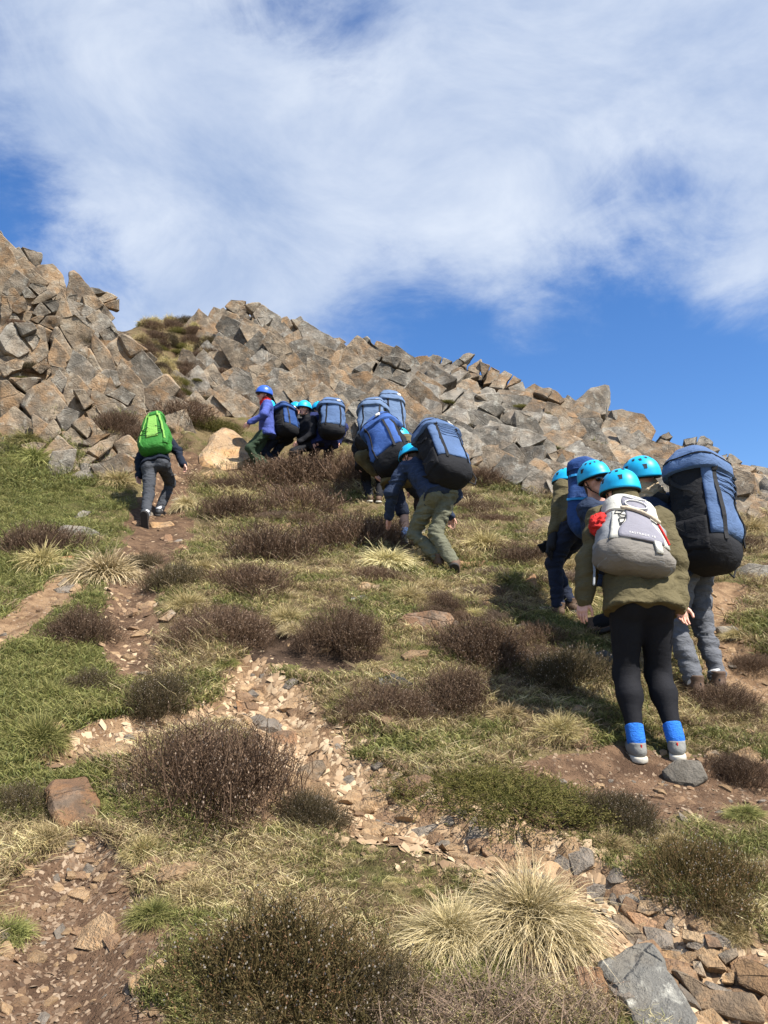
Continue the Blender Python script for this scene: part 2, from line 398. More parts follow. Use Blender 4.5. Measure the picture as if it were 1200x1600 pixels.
def clip_poly(faces, n, d):
    """convex polyhedron (list of vertex loops) cut by n.x <= d"""
    out = []; cap = []
    for f in faces:
        s = [float(n @ p - d) for p in f]; g = []
        for i in range(len(f)):
            a, b, sa, sb = f[i], f[(i + 1) % len(f)], s[i], s[(i + 1) % len(f)]
            if sa <= 0: g.append(a)
            if (sa < 0 < sb) or (sb < 0 < sa):
                q = a + (b - a) * (sa / (sa - sb)); g.append(q); cap.append(q)
        if len(g) >= 3: out.append(g)
    if len(cap) >= 3:
        c = np.mean(cap, 0); t = np.cross(n, [0.31, 0.77, 0.55]); t /= np.linalg.norm(t); b = np.cross(n, t)
        cap.sort(key=lambda p: math.atan2(float((p - c) @ b), float((p - c) @ t)))
        u = [cap[0]]
        for p in cap[1:]:
            if np.linalg.norm(p - u[-1]) > 1e-6: u.append(p)
        if len(u) >= 3: out.append(u)
    return out
def box_faces(c, ax, half):
    P = {}
    for i in (-1, 1):
        for j in (-1, 1):
            for k in (-1, 1): P[i, j, k] = c + ax[0] * half[0] * i + ax[1] * half[1] * j + ax[2] * half[2] * k
    q = [((-1,-1,-1),(-1,1,-1),(1,1,-1),(1,-1,-1)), ((-1,-1,1),(1,-1,1),(1,1,1),(-1,1,1)), ((-1,-1,-1),(1,-1,-1),(1,-1,1),(-1,-1,1)),
         ((-1,1,-1),(-1,1,1),(1,1,1),(1,1,-1)), ((-1,-1,-1),(-1,-1,1),(-1,1,1),(-1,1,-1)), ((1,-1,-1),(1,1,-1),(1,1,1),(1,-1,1))]
    return [[P[k] for k in f] for f in q]
def rough_mesh(name, faces, size, seg, amp, bevel, seed, origin, mat):
    """weld loops into a mesh, bevel its edges, subdivide and roughen"""
    bm = bmesh.new(); table = {}
    def V(p):
        k = tuple(np.round(p, 5))
        if k not in table: table[k] = bm.verts.new(p - origin)
        return table[k]
    for f in faces:
        vs = []
        for p in f:
            w = V(p)
            if not vs or vs[-1] is not w: vs.append(w)
        if len(vs) > 2 and vs[0] is vs[-1]: vs.pop()
        if len(set(vs)) >= 3 and len(set(vs)) == len(vs):
            try: bm.faces.new(vs)
            except ValueError: pass
    bmesh.ops.remove_doubles(bm, verts=bm.verts, dist=size * 0.02)
    bmesh.ops.recalc_face_normals(bm, faces=bm.faces)
    if bevel > 0:
        try: bmesh.ops.bevel(bm, geom=list(bm.edges), offset=bevel, segments=1, affect='EDGES', profile=.6, clamp_overlap=True)
        except Exception: pass
    bmesh.ops.triangulate(bm, faces=bm.faces)
    for _ in range(5):
        es = [e for e in bm.edges if e.calc_length() > seg]
        if not es or len(bm.faces) > 1800: break
        bmesh.ops.subdivide_edges(bm, edges=es, cuts=1, use_grid_fill=False)
        bmesh.ops.triangulate(bm, faces=[f for f in bm.faces if len(f.verts) > 3])
    bm.normal_update()
    co = np.array([v.co for v in bm.verts]); no = np.array([v.normal for v in bm.verts]); w = co + origin
    dsp = amp * (fbm(w / size * 1.7, 3, seed) * .9 + .5 * fbm(w / size * 5.5, 3, seed + 9))
    # small ledges: stepped noise
    st = fbm(w / size * 2.6 + 3, 2, seed + 21) * 4; dsp += amp * .55 * (np.floor(st) + np.clip((st - np.floor(st)) * 5 - 4, 0, 1)) * .5
    co = co + no * dsp[:, None]
    for v, c in zip(bm.verts, co): v.co = c
    me = bpy.data.meshes.new(name); bm.to_mesh(me); bm.free()
    me.polygons.foreach_set('use_smooth', np.ones(len(me.polygons), bool))
    try: me.set_sharp_from_angle(angle=R(24))
    except Exception: pass
    me.materials.append(mat)
    return me

def hull2(p):
    p = sorted(map(tuple, p)); cr = lambda o, a, b: (a[0] - o[0]) * (b[1] - o[1]) - (a[1] - o[1]) * (b[0] - o[0]); h = []
    for seq in (p, p[::-1]):
        l = []
        for q in seq:
            while len(l) > 1 and cr(l[-2], l[-1], q) <= 0: l.pop()
            l.append(q)
        h += l[:-1]
    return h
def outline_block(outline, mat, parent, name='rock', out=0.12, thick=.8, face=.55, tilt=(0, 0), seed=0, depth=None, bevel=.06, origin=None, amp=.06, taper=.82, grow=1.03, split=None, bed=0):
    """a block whose seen face has the traced outline; it stands at its own distance with real thickness"""
    o = np.array(hull2(outline) if split else outline, float); c = o.mean(0)
    p0 = hit1(*c) if depth is None else at(c[0], c[1], depth)
    n = gnormal(p0[0], p0[1], 1.3); vd = -ray(*c); n = n * (1 - face) + vd * face
    n = n + RIGHT * tilt[0] + UP * tilt[1]; n /= np.linalg.norm(n)
    if float(n @ vd) < .35: n = n + vd * (.45 - float(n @ vd)); n /= np.linalg.norm(n)
    p0 = p0 + vd * out
    F = []
    for q in o:
        d = ray(*q); t = float((p0 - CAM) @ n) / float(d @ n); F.append(CAM + d * t)
    F = np.array(F); size = float(np.linalg.norm(F.max(0) - F.min(0)))
    cen = F.mean(0); T = thick * size
    B = cen + (F - cen) * taper - n * T
    mid = cen + (F - cen) * grow - n * T * .10
    front = cen + (F - cen) * (grow - .035)
    k = len(F); faces = [list(front[::1])]
    for a, b in ((front, mid), (mid, B)):
        for i in range(k):
            j = (i + 1) % k; faces.append([a[i], b[i], b[j], a[j]])
    faces.append(list(B[::-1]))
    og = np.zeros(3) if origin is None else origin
    if split:
        rr = random.Random(seed * 13 + 5); e1 = RIGHT * math.cos(bed) - UP * math.sin(bed); e1 = e1 - n * float(e1 @ n); e1 /= np.linalg.norm(e1); e2 = np.cross(n, e1)
        pieces = [faces]
        for ax, kmax in ((e2, 3), (e1, 2)):
            u = (F - cen) @ ax; ext = float(u.max() - u.min()); k = min(kmax, int(ext / split * rr.uniform(.6, 1.1)))
            for j in range(k):
                a = ax + np.array([rr.gauss(0, .12) for _ in range(3)]); a /= np.linalg.norm(a); d = float(a @ cen) + float(u.min()) + ext * ((j + 1) / (k + 1) + rr.uniform(-.1, .1)); new = []
                for pc in pieces:
                    lo_, hi_ = clip_poly(pc, a, d - .016), clip_poly(pc, -a, -d - .016)
                    if rr.random() < .22 and len(pieces) > 1: new.append(pc); continue
                    for h_ in (lo_, hi_):
                        if len(h_) >= 4: new.append(h_)
                pieces = new
        ob = None
        for i, pc in enumerate(pieces):
            A = np.concatenate([np.array(f_) for f_ in pc]); sz = float(np.linalg.norm(A.max(0) - A.min(0)))
            if sz < .12: continue
            sh_ = n * size * rr.uniform(-.07, .03) if len(pieces) > 1 else np.zeros(3)
            tl = n + np.array([rr.gauss(0, .07) for _ in range(3)]); tl /= np.linalg.norm(tl); m_ = float((A @ tl).max()); pc = clip_poly([[q + sh_ for q in f_] for f_ in pc], tl, m_ + float(np.dot(tl, sh_)) - sz * .03)
            if len(pc) < 4: continue
            me = rough_mesh(name, pc, sz, max(.055, sz * .12), amp * sz, bevel * sz * .5, seed + 31 * i, og, mat); ob = obj(name, me, None, parent)
        return ob, cen, size
    me = rough_mesh(name, faces, size, max(.05, size * .13), amp * size, bevel * size * .5, seed, og, mat)
    ob = obj(name, me, None, parent)
    return ob, cen, size

def conv(lst, sx, ox, oy): return [(ox + x / sx, oy + y / sx) for x, y in lst]
LEFT = [[(0,0),(15,20),(45,90),(20,100),(0,90)],[(45,100),(110,70),(190,110),(190,160),(150,175),(80,150)],[(0,95),(50,85),(85,165),(75,215),(30,240),(0,230)],
[(75,175),(150,180),(225,240),(215,255),(120,240),(80,215)],[(20,250),(75,190),(130,230),(110,290),(60,320),(10,290)],[(105,285),(150,245),(215,255),(225,280),(160,320),(115,315)],
[(145,340),(225,285),(265,300),(200,335),(150,350)],[(60,345),(105,305),(130,340),(125,375),(85,390),(60,380)],[(150,385),(200,330),(285,315),(265,370),(190,405)],
[(270,345),(320,300),(365,295),(350,370),(275,390)],[(370,280),(430,262),(495,290),(440,300),(375,310)],[(385,305),(440,295),(485,345),(435,395),(395,340)],
[(450,300),(500,290),(560,320),(560,375),(495,355)],[(355,365),(395,340),(435,395),(405,430)],[(410,410),(465,370),(510,415),(455,465)],[(465,480),(520,440),(575,510),(560,520),(505,545)],
[(500,560),(580,490),(690,560),(735,600),(650,725),(560,640)],[(0,500),(60,430),(150,440),(195,500),(175,545),(90,590),(30,560)],[(90,440),(180,400),(270,410),(280,440),(235,520),(190,520),(160,450)],
[(250,510),(290,400),(345,390),(440,470),(410,540),(310,620),(235,600)],[(310,610),(405,545),(400,590),(370,650),(330,660)],[(390,640),(440,490),(510,570),(545,640),(490,650),(440,750),(385,680)],
[(240,690),(235,620),(310,640),(430,740),(360,735),(300,690)],[(150,640),(225,580),(235,640),(190,670)],[(0,640),(70,595),(115,610),(100,650),(20,680)],
[(0,700),(90,700),(150,690),(235,700),(300,800),(245,870),(180,950),(60,960),(0,920)],[(240,700),(280,660),(350,740),(345,780),(300,795)],[(350,755),(400,750),(500,880),(510,920),(470,930),(430,905),(390,820)],
[(265,870),(310,820),(365,850),(360,890),(300,940)],[(295,955),(390,860),(440,940),(350,1035),(320,1010)],[(450,710),(490,650),(545,660),(570,720),(500,760),(460,750)],
[(500,770),(575,720),(635,770),(600,820),(545,790)],[(450,780),(540,790),(595,830),(570,870),(500,840)],[(625,830),(650,770),(700,840),(640,850)],[(690,740),(780,680),(840,740),(800,790),(720,790)],
[(210,1120),(250,1040),(350,1030),(330,1130),(250,1160)],[(190,1040),(270,960),(340,1020),(240,1060),(210,1080)],[(330,1120),(400,1040),(470,990),(535,960),(520,1010),(420,1090),(340,1140)],
[(415,1090),(500,1010),(600,965),(640,1000),(640,1060),(560,1040)],[(420,1100),(560,1045),(620,1080),(610,1130),(470,1165)],[(100,1000),(160,985),(215,1000),(180,1050),(120,1040)],
[(330,1150),(410,1100),(440,1160),(340,1175)],[(380,1000),(440,960),(520,950),(430,1010)],[(0,300),(40,310),(60,380),(20,440),(0,440)],[(190,960),(250,880),(290,950),(200,1000)]]
MID = [[(48,110),(110,45),(175,50),(170,70),(95,130),(60,140)],[(100,125),(160,80),(190,85),(180,115),(130,140)],[(175,70),(230,62),(290,100),(240,115),(200,95)],[(85,165),(145,135),(200,120),(150,185),(110,190)],
[(30,230),(85,160),(135,205),(80,240),(60,255)],[(195,165),(225,115),(290,125),(250,150),(210,205)],[(210,200),(255,155),(300,175),(295,230),(230,240)],[(290,140),(350,120),(375,160),(330,185),(300,175)],
[(370,135),(410,140),(430,165),(400,175)],[(300,210),(340,180),(420,200),(430,230),(330,260),(300,240)],[(70,290),(140,255),(220,262),(225,295),(150,310)],[(290,310),(360,270),(430,285),(420,340),(350,360),(295,345)],
[(420,270),(440,240),(490,290),(490,310),(440,310)],[(475,260),(540,250),(560,290),(490,300)],[(525,225),(575,210),(600,230),(560,250)],[(630,230),(690,208),(740,250),(740,275),(670,295)],
[(480,340),(560,270),(640,230),(670,300),(600,370),(540,440),(480,420)],[(610,360),(760,285),(840,300),(880,340),(720,420),(640,420)],[(730,400),(880,345),(935,400),(940,460),(860,510),(740,460)],
[(590,480),(640,440),(740,460),(720,500),(620,500)],[(470,450),(560,430),(620,470),(590,510),(500,490)],[(390,400),(440,370),(470,420),(430,440)],[(170,235),(250,230),(290,270),(240,290)],[(430,180),(500,190),(530,215),(470,235),(430,225)]]
RIGHTB = [[(0,60),(60,55),(100,90),(60,110),(0,100)],[(55,60),(80,45),(145,70),(100,90)],[(115,95),(200,40),(225,45),(140,105)],[(130,140),(140,105),(240,60),(245,80),(230,120),(180,140)],
[(235,72),(305,100),(290,140),(245,150)],[(270,150),(320,95),(375,130),(320,160)],[(330,160),(380,140),(390,170),(345,180)],[(330,190),(470,160),(525,200),(440,250),(380,220)],
[(600,340),(660,290),(735,285),(700,330),(640,360)],[(20,220),(150,145),(215,160),(225,200),(180,260),(80,280)],
[(195,240),(280,210),(350,260),(350,340),(250,360),(200,320)],[(230,190),(300,180),(375,240),(350,260),(280,205)],[(375,270),(430,255),(495,285),(450,325),(390,290)],[(270,380),(350,345),(390,390),(350,470),(300,450)],
[(240,360),(300,350),(305,385),(270,410)],[(350,470),(420,390),(480,430),(440,500),(370,530)],[(590,350),(650,325),(670,340),(620,370)],[(640,370),(690,340),(720,380),(690,405)],[(700,340),(770,300),(800,330),(740,370)],
[(810,360),(850,330),(900,370),(860,400)],[(915,330),(985,315),(1015,335),(960,370),(930,375)],[(940,385),(1000,350),(1040,370),(980,390)],[(1010,390),(1080,375),(1125,400),(1080,420),(1020,410)],
[(1080,475),(1130,440),(1165,455),(1140,490),(1100,500)],[(1130,580),(1150,540),(1200,540),(1195,590),(1160,595)],[(1080,510),(1130,500),(1150,530),(1110,540)],[(1140,520),(1190,460),(1210,480),(1210,545),(1160,550)],
[(835,320),(870,305),(885,325),(860,335)],[(670,270),(720,255),(770,290),(700,300)],[(675,240),(720,245),(740,265),(690,270)],[(510,370),(560,400),(540,440),(490,420)],[(170,370),(230,370),(245,400),(200,420)],
[(455,375),(500,365),(560,440),(530,470)],[(480,460),(520,470),(500,520),(450,520)],[(1125,425),(1180,440),(1200,470),(1150,455)]]
LEFT = [conv(o, 3.0, 0, 360) for o in LEFT]
MID = [conv(o, 1200 / 440, 320, 450) for o in MID]
RIGHTB = [conv(o, 1200 / 560, 640, 530) for o in RIGHTB]

def inside(poly, x, y):
    c = False; n = len(poly)
    for i in range(n):
        (x1, y1), (x2, y2) = poly[i], poly[(i + 1) % n]
        if (y1 > y) != (y2 > y) and x < (x2 - x1) * (y - y1) / (y2 - y1) + x1: c = not c
    return c
def step(p): return .20 * np.round(1.6 * float(fbm(np.array([p]) * .42, 2, 77)[0]) * 2) / 2
def fill_blocks(poly, rad, bed, outlines, parent, mats, origin, seed, push=-.10, jit=1.0, face=.3):
    """jointed blocks between the large ones: cells cut by the planes halfway to their neighbours, stretched along the bedding"""
    rr = random.Random(seed); xs = [p[0] for p in poly]; ys = [p[1] for p in poly]; S = []
    for _ in range(6000):
        x, y = rr.uniform(min(xs), max(xs)), rr.uniform(min(ys), max(ys))
        if not inside(poly, x, y): continue
        r = rad * rr.uniform(.75, 1.3)
        if any(inside(o, x, y) for o in outlines): continue
        if all((x - a) ** 2 + (y - b) ** 2 > (.5 * (r + c)) ** 2 for a, b, c in S): S.append((x, y, r))
    P = hit([s[0] for s in S], [s[1] for s in S]); ok = ~np.isnan(P[:, 0]); P = P[ok]; S = [s for s, k in zip(S, ok) if k]
    Nn = gnormal(P[:, 0], P[:, 1], .7)
    for i, p in enumerate(P):
        p = p + Nn[i] * step(p); n = Nn[i] + jit * np.array([rr.gauss(0, .2), rr.gauss(0, .2), rr.gauss(0, .2)]); n = n * (1 - face) + face * -ray(S[i][0], S[i][1]); n /= np.linalg.norm(n)
        e1 = RIGHT * math.cos(bed) - UP * math.sin(bed) + np.array([rr.gauss(0, .15) for _ in range(3)]); e1 = e1 - n * float(e1 @ n); e1 /= np.linalg.norm(e1); e2 = np.cross(n, e1)
        sz = S[i][2] * p[1] / FPX
        ax = np.array([e1, e2, n]); half = (sz * (1.95 - .5 * jit), sz * (1.3 - .4 * jit), sz * .75)
        fc = box_faces(p, ax, half)
        Mt = np.outer(e1, e1) * .35 + np.outer(e2, e2) + np.outer(n, n) * .3
        dd = np.linalg.norm(P - p, axis=1)
        for j in np.argsort(dd)[1:10]:
            if dd[j] > sz * 3.2: break
            q = P[j] - p; w = Mt @ q; L_ = np.linalg.norm(w); fc = clip_poly(fc, w / L_, float(w / L_ @ (p + q * .5)) + sz * .04)
            if len(fc) < 4: break
        if len(fc) < 4: continue
        nt = n - (.10 + .2 * jit) * e1 + jit * np.array([rr.gauss(0, .20) for _ in range(3)]); nt /= np.linalg.norm(nt)
        fc = clip_poly(fc, nt, float(nt @ p) + push + sz * (.12 + jit * rr.uniform(-.25, .40)))
        for _ in range(2):
            w = n * .7 + np.array([rr.gauss(0, .6) for _ in range(3)]); w /= np.linalg.norm(w); fc = clip_poly(fc, w, float(w @ p) + sz * rr.uniform(.6, .9) * (1.7 - .7 * jit))
        if len(fc) < 4: continue
        me = rough_mesh('rock', fc, sz * 1.6, max(.05, sz * .22), .06 * sz, .035 * sz, seed + i, origin, rr.choice(mats))
        obj('rock', me, None, parent)

def outcrop(name, label, outlines, polys, bed, mats, seed, base_px, jit, face):
    b = hit1(*base_px); E = empty(name, b); tag(E, label, 'rock outcrop', 'rock outcrops along the ridge')
    rr = random.Random(seed)
    for i, o in enumerate(outlines):
        outline_block(o, rr.choice(mats), E, taper=.9, out=.22 + jit * rr.uniform(-.14, .16), grow=1.09 - .06 * jit, thick=rr.uniform(.5, .8), face=face + jit * rr.uniform(-.1, .1), tilt=(rr.gauss(-.03, .20) * jit, rr.gauss(.02, .18) * jit), bevel=.022, amp=.05, split=.46, bed=bed + rr.gauss(0, .15), seed=seed * 100 + i, origin=b)
    for poly, rad in polys: fill_blocks(poly, rad, bed, outlines, E, mats, b, seed + 7 + int(rad), jit=jit, face=face)
    return E
outcrop('rock_outcrop', 'tall cracked brown crag at the left with diagonal blocks stepping to the skyline', LEFT,
        [([(0,372),(60,398),(112,462),(165,482),(182,526),(222,578),(258,640),(275,690),(215,712),(205,745),(110,745),(70,715),(0,690)], 30), ([(-190,330),(-4,372),(-4,690),(-190,690)], 46)], R(48), [M_ROCK, M_ROCK, M_ROCK, M_ROCKG], 11, (130, 740), .16, .80)
outcrop('rock_outcrop', 'central rocky crag with tilted pale slabs rising behind the upper climbers', MID,
        [([(330,500),(365,475),(430,495),(500,525),(560,540),(620,562),(665,605),(662,640),(640,690),(560,690),(545,655),(480,630),(400,630),(370,650),(310,640),(285,600),(325,555)], 20)], R(38), [M_ROCK, M_ROCK, M_ROCKG], 23, (560, 690), .28, .70)
outcrop('rock_outcrop', 'long right-hand ridge of jumbled grey and tan blocks sloping down to the right', RIGHTB,
        [([(645,565),(740,560),(800,588),(860,612),(955,655),(1060,700),(1160,722),(1205,745),(1205,808),(1140,795),(1050,790),(960,785),(880,785),(810,765),(740,715),(680,690),(660,640)], 22), ([(1210,748),(1380,795),(1380,850),(1210,808)], 32)], R(35), [M_ROCKG, M_ROCKG, M_ROCK], 37, (860, 770), .7, .52)
# skyline boulders that lie loose on the ridge
def boulder(label, outline, mat, **k):
    o = np.array(outline, float); c = o.mean(0)
    p = hit1(c[0], c[1]) if k.get('depth') is None else at(c[0], c[1], k['depth'])
    ob, cen, size = outline_block(outline, mat, None, name='boulder', origin=p, **k)
    ob.location = p; tag(ob, label, 'boulder'); return ob
boulder('large pointed grey boulder standing up on the right skyline', conv([(450,265),(520,225),(600,160),(660,150),(672,250),(560,268)], 1200 / 560, 640, 530), M_ROCKG, thick=.6, out=.25, seed=901, face=.5, tilt=(-.1, .1))
boulder('long flat grey boulder lying under the pointed skyline boulder', conv([(480,275),(640,250),(655,270),(600,330),(520,335),(490,310)], 1200 / 560, 640, 530), M_ROCKG, thick=.6, out=.35, seed=902, face=.5)
boulder('big pale tan boulder below the gully, right of the hiker with the green pack', [(311,705),(331,690),(350,664),(368,668),(388,690),(404,712),(372,728),(330,732),(316,722)], M_TAN, thick=.6, out=.35, seed=903, face=.35, tilt=(0, .15))
# ------------------------------------------------------------------ paths and loose stones
def gravel_mat(name, a, b, c):
    t = NT(name, 0.95, .1)
    n2 = t.noise(8, 5, .65); n3 = t.noise(70, 3, .7); v = t.voro(85)
    g = t.mix(t.ramp(n2, .34, .66), a, b); g = t.mix(t.ramp(v, .14, .30, .55, 0), g, t.mix(n3, b, c))
    t.color(g); t.bump(t.math('ADD', n3, t.ramp(v, .12, .32, 1, 0)), .9, .014); return t.m
M_GRAVEL = gravel_mat('stony_path_grit', (.15, .090, .050), (.29, .19, .108), (.40, .275, .16))
M_DIRT = gravel_mat('brown_path_dirt', (.075, .045, .028), (.165, .102, .061), (.27, .18, .108))
M_PEAT = gravel_mat('dark_peaty_soil', (.040, .026, .018), (.085, .056, .038), (.16, .11, .075))
PLAB = {'stony_path': 'stony eroded path running from the middle down to the lower right', 'dirt_path': 'brown dirt path at the lower left corner', 'upper_path': 'worn path leading up behind the green-pack hiker',
        'side_path': 'bare trodden earth beneath the nearest hiker', 'far_path': 'bare trodden path at the right edge', 'left_path': 'thin dirt path at the left edge', 'link_path': 'faint gravelly path crossing the left grass', 'bank_path': 'dark bare soil bank under the heather'}
path_objs = {}
for pn in PW:
    pd = path_dist(MX, MY, pn); e = pd + 0.45 * fbm(P3 * 3.1, 3, 5).reshape(MX.shape)
    lift = 0.006 - 0.05 * np.clip(e - 0.85, 0, 1); use = e < 1.25
    cell = use[:-1, :-1] & use[1:, :-1] & use[:-1, 1:] & use[1:, 1:]
    jj, ii = np.nonzero(cell); nx = len(GX); a = jj * nx + ii
    f = np.stack([a, a + 1, a + nx + 1, a + nx], -1); u, inv = np.unique(f, return_inverse=True)
    v = np.stack([MX, MY, HZ + lift], -1).reshape(-1, 3)[u]
    name = 'path'
    path_objs[pn] = tag(obj(name, mk_mesh(name, v, inv.reshape(f.shape)), M_PEAT if pn == 'bank_path' else M_DIRT if pn in ('dirt_path', 'upper_path', 'side_path') else M_GRAVEL), PLAB[pn], kind='structure')

def stone_mat(name, base, dark, warm, wa, li):
    t = NT(name, .9, .2); r = t.rand(); n1 = t.noise(1.6, 4, .6); n2 = t.noise(7, 4, .65)
    c = t.mix(t.ramp(n1, .3, .65), dark, base); c = t.mix(t.ramp(n2, .5, .66, 0, wa), c, warm); c = t.mix(t.ramp(n2, .32, .42, .35, 0), c, tuple(x * .5 for x in dark))
    t.color(t.hsv(c, .5, 1.0, t.ramp(r, 0, 1, .8, 1.25, False))); t.bump(n2, .6, .15); return t.m
def shard_mesh(seed, flat):
    rr = random.Random(seed); fc = box_faces(np.zeros(3), np.eye(3), (1, .8, flat))
    for _ in range(9):
        a = rr.uniform(0, 6.28); n = np.array([math.cos(a), math.sin(a), rr.gauss(0, .35)]); n /= np.linalg.norm(n); fc = clip_poly(fc, n, rr.uniform(.5, .85))
    for _ in range(3):
        n = np.array([rr.gauss(0, .35), rr.gauss(0, .35), 1]); n /= np.linalg.norm(n); fc = clip_poly(fc, n, flat * rr.uniform(.5, .9))
    return rough_mesh('stone', fc, 1.6, .75, .03, .05, seed, np.zeros(3), M_TAN)
M_SH = [stone_mat('path_stone_tan', (.41, .28, .16), (.25, .162, .092), (.37, .195, .075), .5, .12), stone_mat('path_stone_brown', (.30, .195, .115), (.18, .112, .068), (.29, .145, .058), .5, .1), stone_mat('path_stone_grey', (.25, .212, .17), (.15, .127, .10), (.25, .17, .10), .4, .12)]
SHARDS = [shard_mesh(300 + i, f) for i, f in enumerate((.22, .3, .18, .4, .26, .5, .2, .34))]
for m in SHARDS:
    m.materials.clear(); m.materials.append(M_SH[0])
def put_stone(x, y, s, parent, rr, big=False):
    o = bpy.data.objects.new('stone', rr.choice(SHARDS)); COL.objects.link(o); o.parent = parent
    n = gnormal(x, y, .08); q = Vector(n).to_track_quat('Z', 'Y') @ Euler((rr.gauss(0, .16), rr.gauss(0, .16), rr.uniform(0, 6.28))).to_quaternion()
    o.rotation_mode = 'QUATERNION'; o.rotation_quaternion = q; o.location = (x, y, float(hgt(x, y)) + .006 + s * .13)
    o.scale = (s * rr.uniform(.8, 1.25), s * rr.uniform(.7, 1.1), s * rr.uniform(.7, 1.2))
    o.material_slots[0].link = 'OBJECT'; o.material_slots[0].material = rr.choices(M_SH, (5, 3, 2))[0]
srr = random.Random(99)
STONES = {'stony_path': (300, .025, .095), 'dirt_path': (130, .010, .050), 'upper_path': (70, .03, .10), 'side_path': (60, .012, .045), 'far_path': (40, .02, .06), 'left_path': (20, .03, .10), 'link_path': (50, .015, .05), 'bank_path': (25, .012, .03)}
for pn, (cnt, lo, hi) in STONES.items():
    c = PW[pn]
    for _ in range(cnt):
        k = srr.randrange(len(c)); x, y, w = c[k]
        s = lo + (hi - lo) * srr.random() ** 2.2
        put_stone(x + srr.gauss(0, .5) * w, y + srr.gauss(0, .5) * w, s, path_objs[pn], srr)
# fine chips and pebbles: too many to count
def chip_field(name, label, n, sel, lo, hi, mat, parent=None, seed=1):
    r = np.random.default_rng(seed); X = []
    for pn, wt in sel:
        c = PW[pn]; m = int(n * wt); k = r.integers(0, len(c), m)
        X.append(np.c_[c[k, 0] + r.normal(0, .62, m) * c[k, 2], c[k, 1] + r.normal(0, .62, m) * c[k, 2]])
    X = np.concatenate(X); m = len(X); z = hgt(X[:, 0], X[:, 1]); s = lo + (hi - lo) * r.random(m) ** 2
    base = np.array([(1, 0, 0), (.25, .9, 0), (-.8, .55, .05), (-.75, -.6, 0), (.35, -.85, 0), (.1, .05, .24)], float)
    V = base[None] * (0.7 + .6 * r.random((m, 6, 1))); V[:, 5, :2] += r.normal(0, .25, (m, 2))
    a = r.random(m) * 6.28; ca, sa = np.cos(a), np.sin(a)
    V = np.stack([V[..., 0] * ca[:, None] - V[..., 1] * sa[:, None], V[..., 0] * sa[:, None] + V[..., 1] * ca[:, None], V[..., 2]], -1)
    nn = gnormal(X[:, 0], X[:, 1], .05); tx = -nn[:, 0] / nn[:, 2] + r.normal(0, .25, m); ty = -nn[:, 1] / nn[:, 2] + r.normal(0, .25, m)
    V = V * s[:, None, None]; V[..., 2] += V[..., 0] * tx[:, None] + V[..., 1] * ty[:, None]
    V += np.c_[X, z + .004][:, None]
    f = np.array([(0, 1, 5), (1, 2, 5), (2, 3, 5), (3, 4, 5), (4, 0, 5)]); F = (f[None] + 6 * np.arange(m)[:, None, None]).reshape(-1, 3)
    me = mk_mesh(name, V.reshape(-1, 3), F, False)
    ti = me.attributes.new('tint', 'FLOAT', 'POINT'); ti.data.foreach_set('value', np.repeat(r.random(m), 6).astype(np.float32))
    return tag(obj(name, me, mat, parent), label, kind='stuff')
tt_ = NT('stone_chips', .9, .2); ti = tt_.attr('tint')
tt_.color(tt_.mix(tt_.ramp(ti, .55, .95), tt_.mix(tt_.ramp(ti, 0, .55), (.085, .056, .037), (.18, .122, .077)), (.29, .215, .145)))
chip_field('gravel', 'loose stone chips scattered over the dirt paths', 17000, (('dirt_path', .36), ('upper_path', .16), ('side_path', .18), ('far_path', .10), ('left_path', .06), ('link_path', .12), ('bank_path', .02)), .003, .015, tt_.m)
tb_ = NT('tan_stone_chips', .9, .2); ti = tb_.attr('tint')
tb_.color(tb_.mix(tb_.ramp(ti, .5, .95), tb_.mix(tb_.ramp(ti, 0, .5), (.15, .095, .055), (.32, .215, .125)), (.44, .33, .21)))
chip_field('gravel', 'flat tan stone chips covering the stony path', 9000, (('stony_path', .9), ('upper_path', .06), ('link_path', .04)), .008, .034, tb_.m, None, 5)

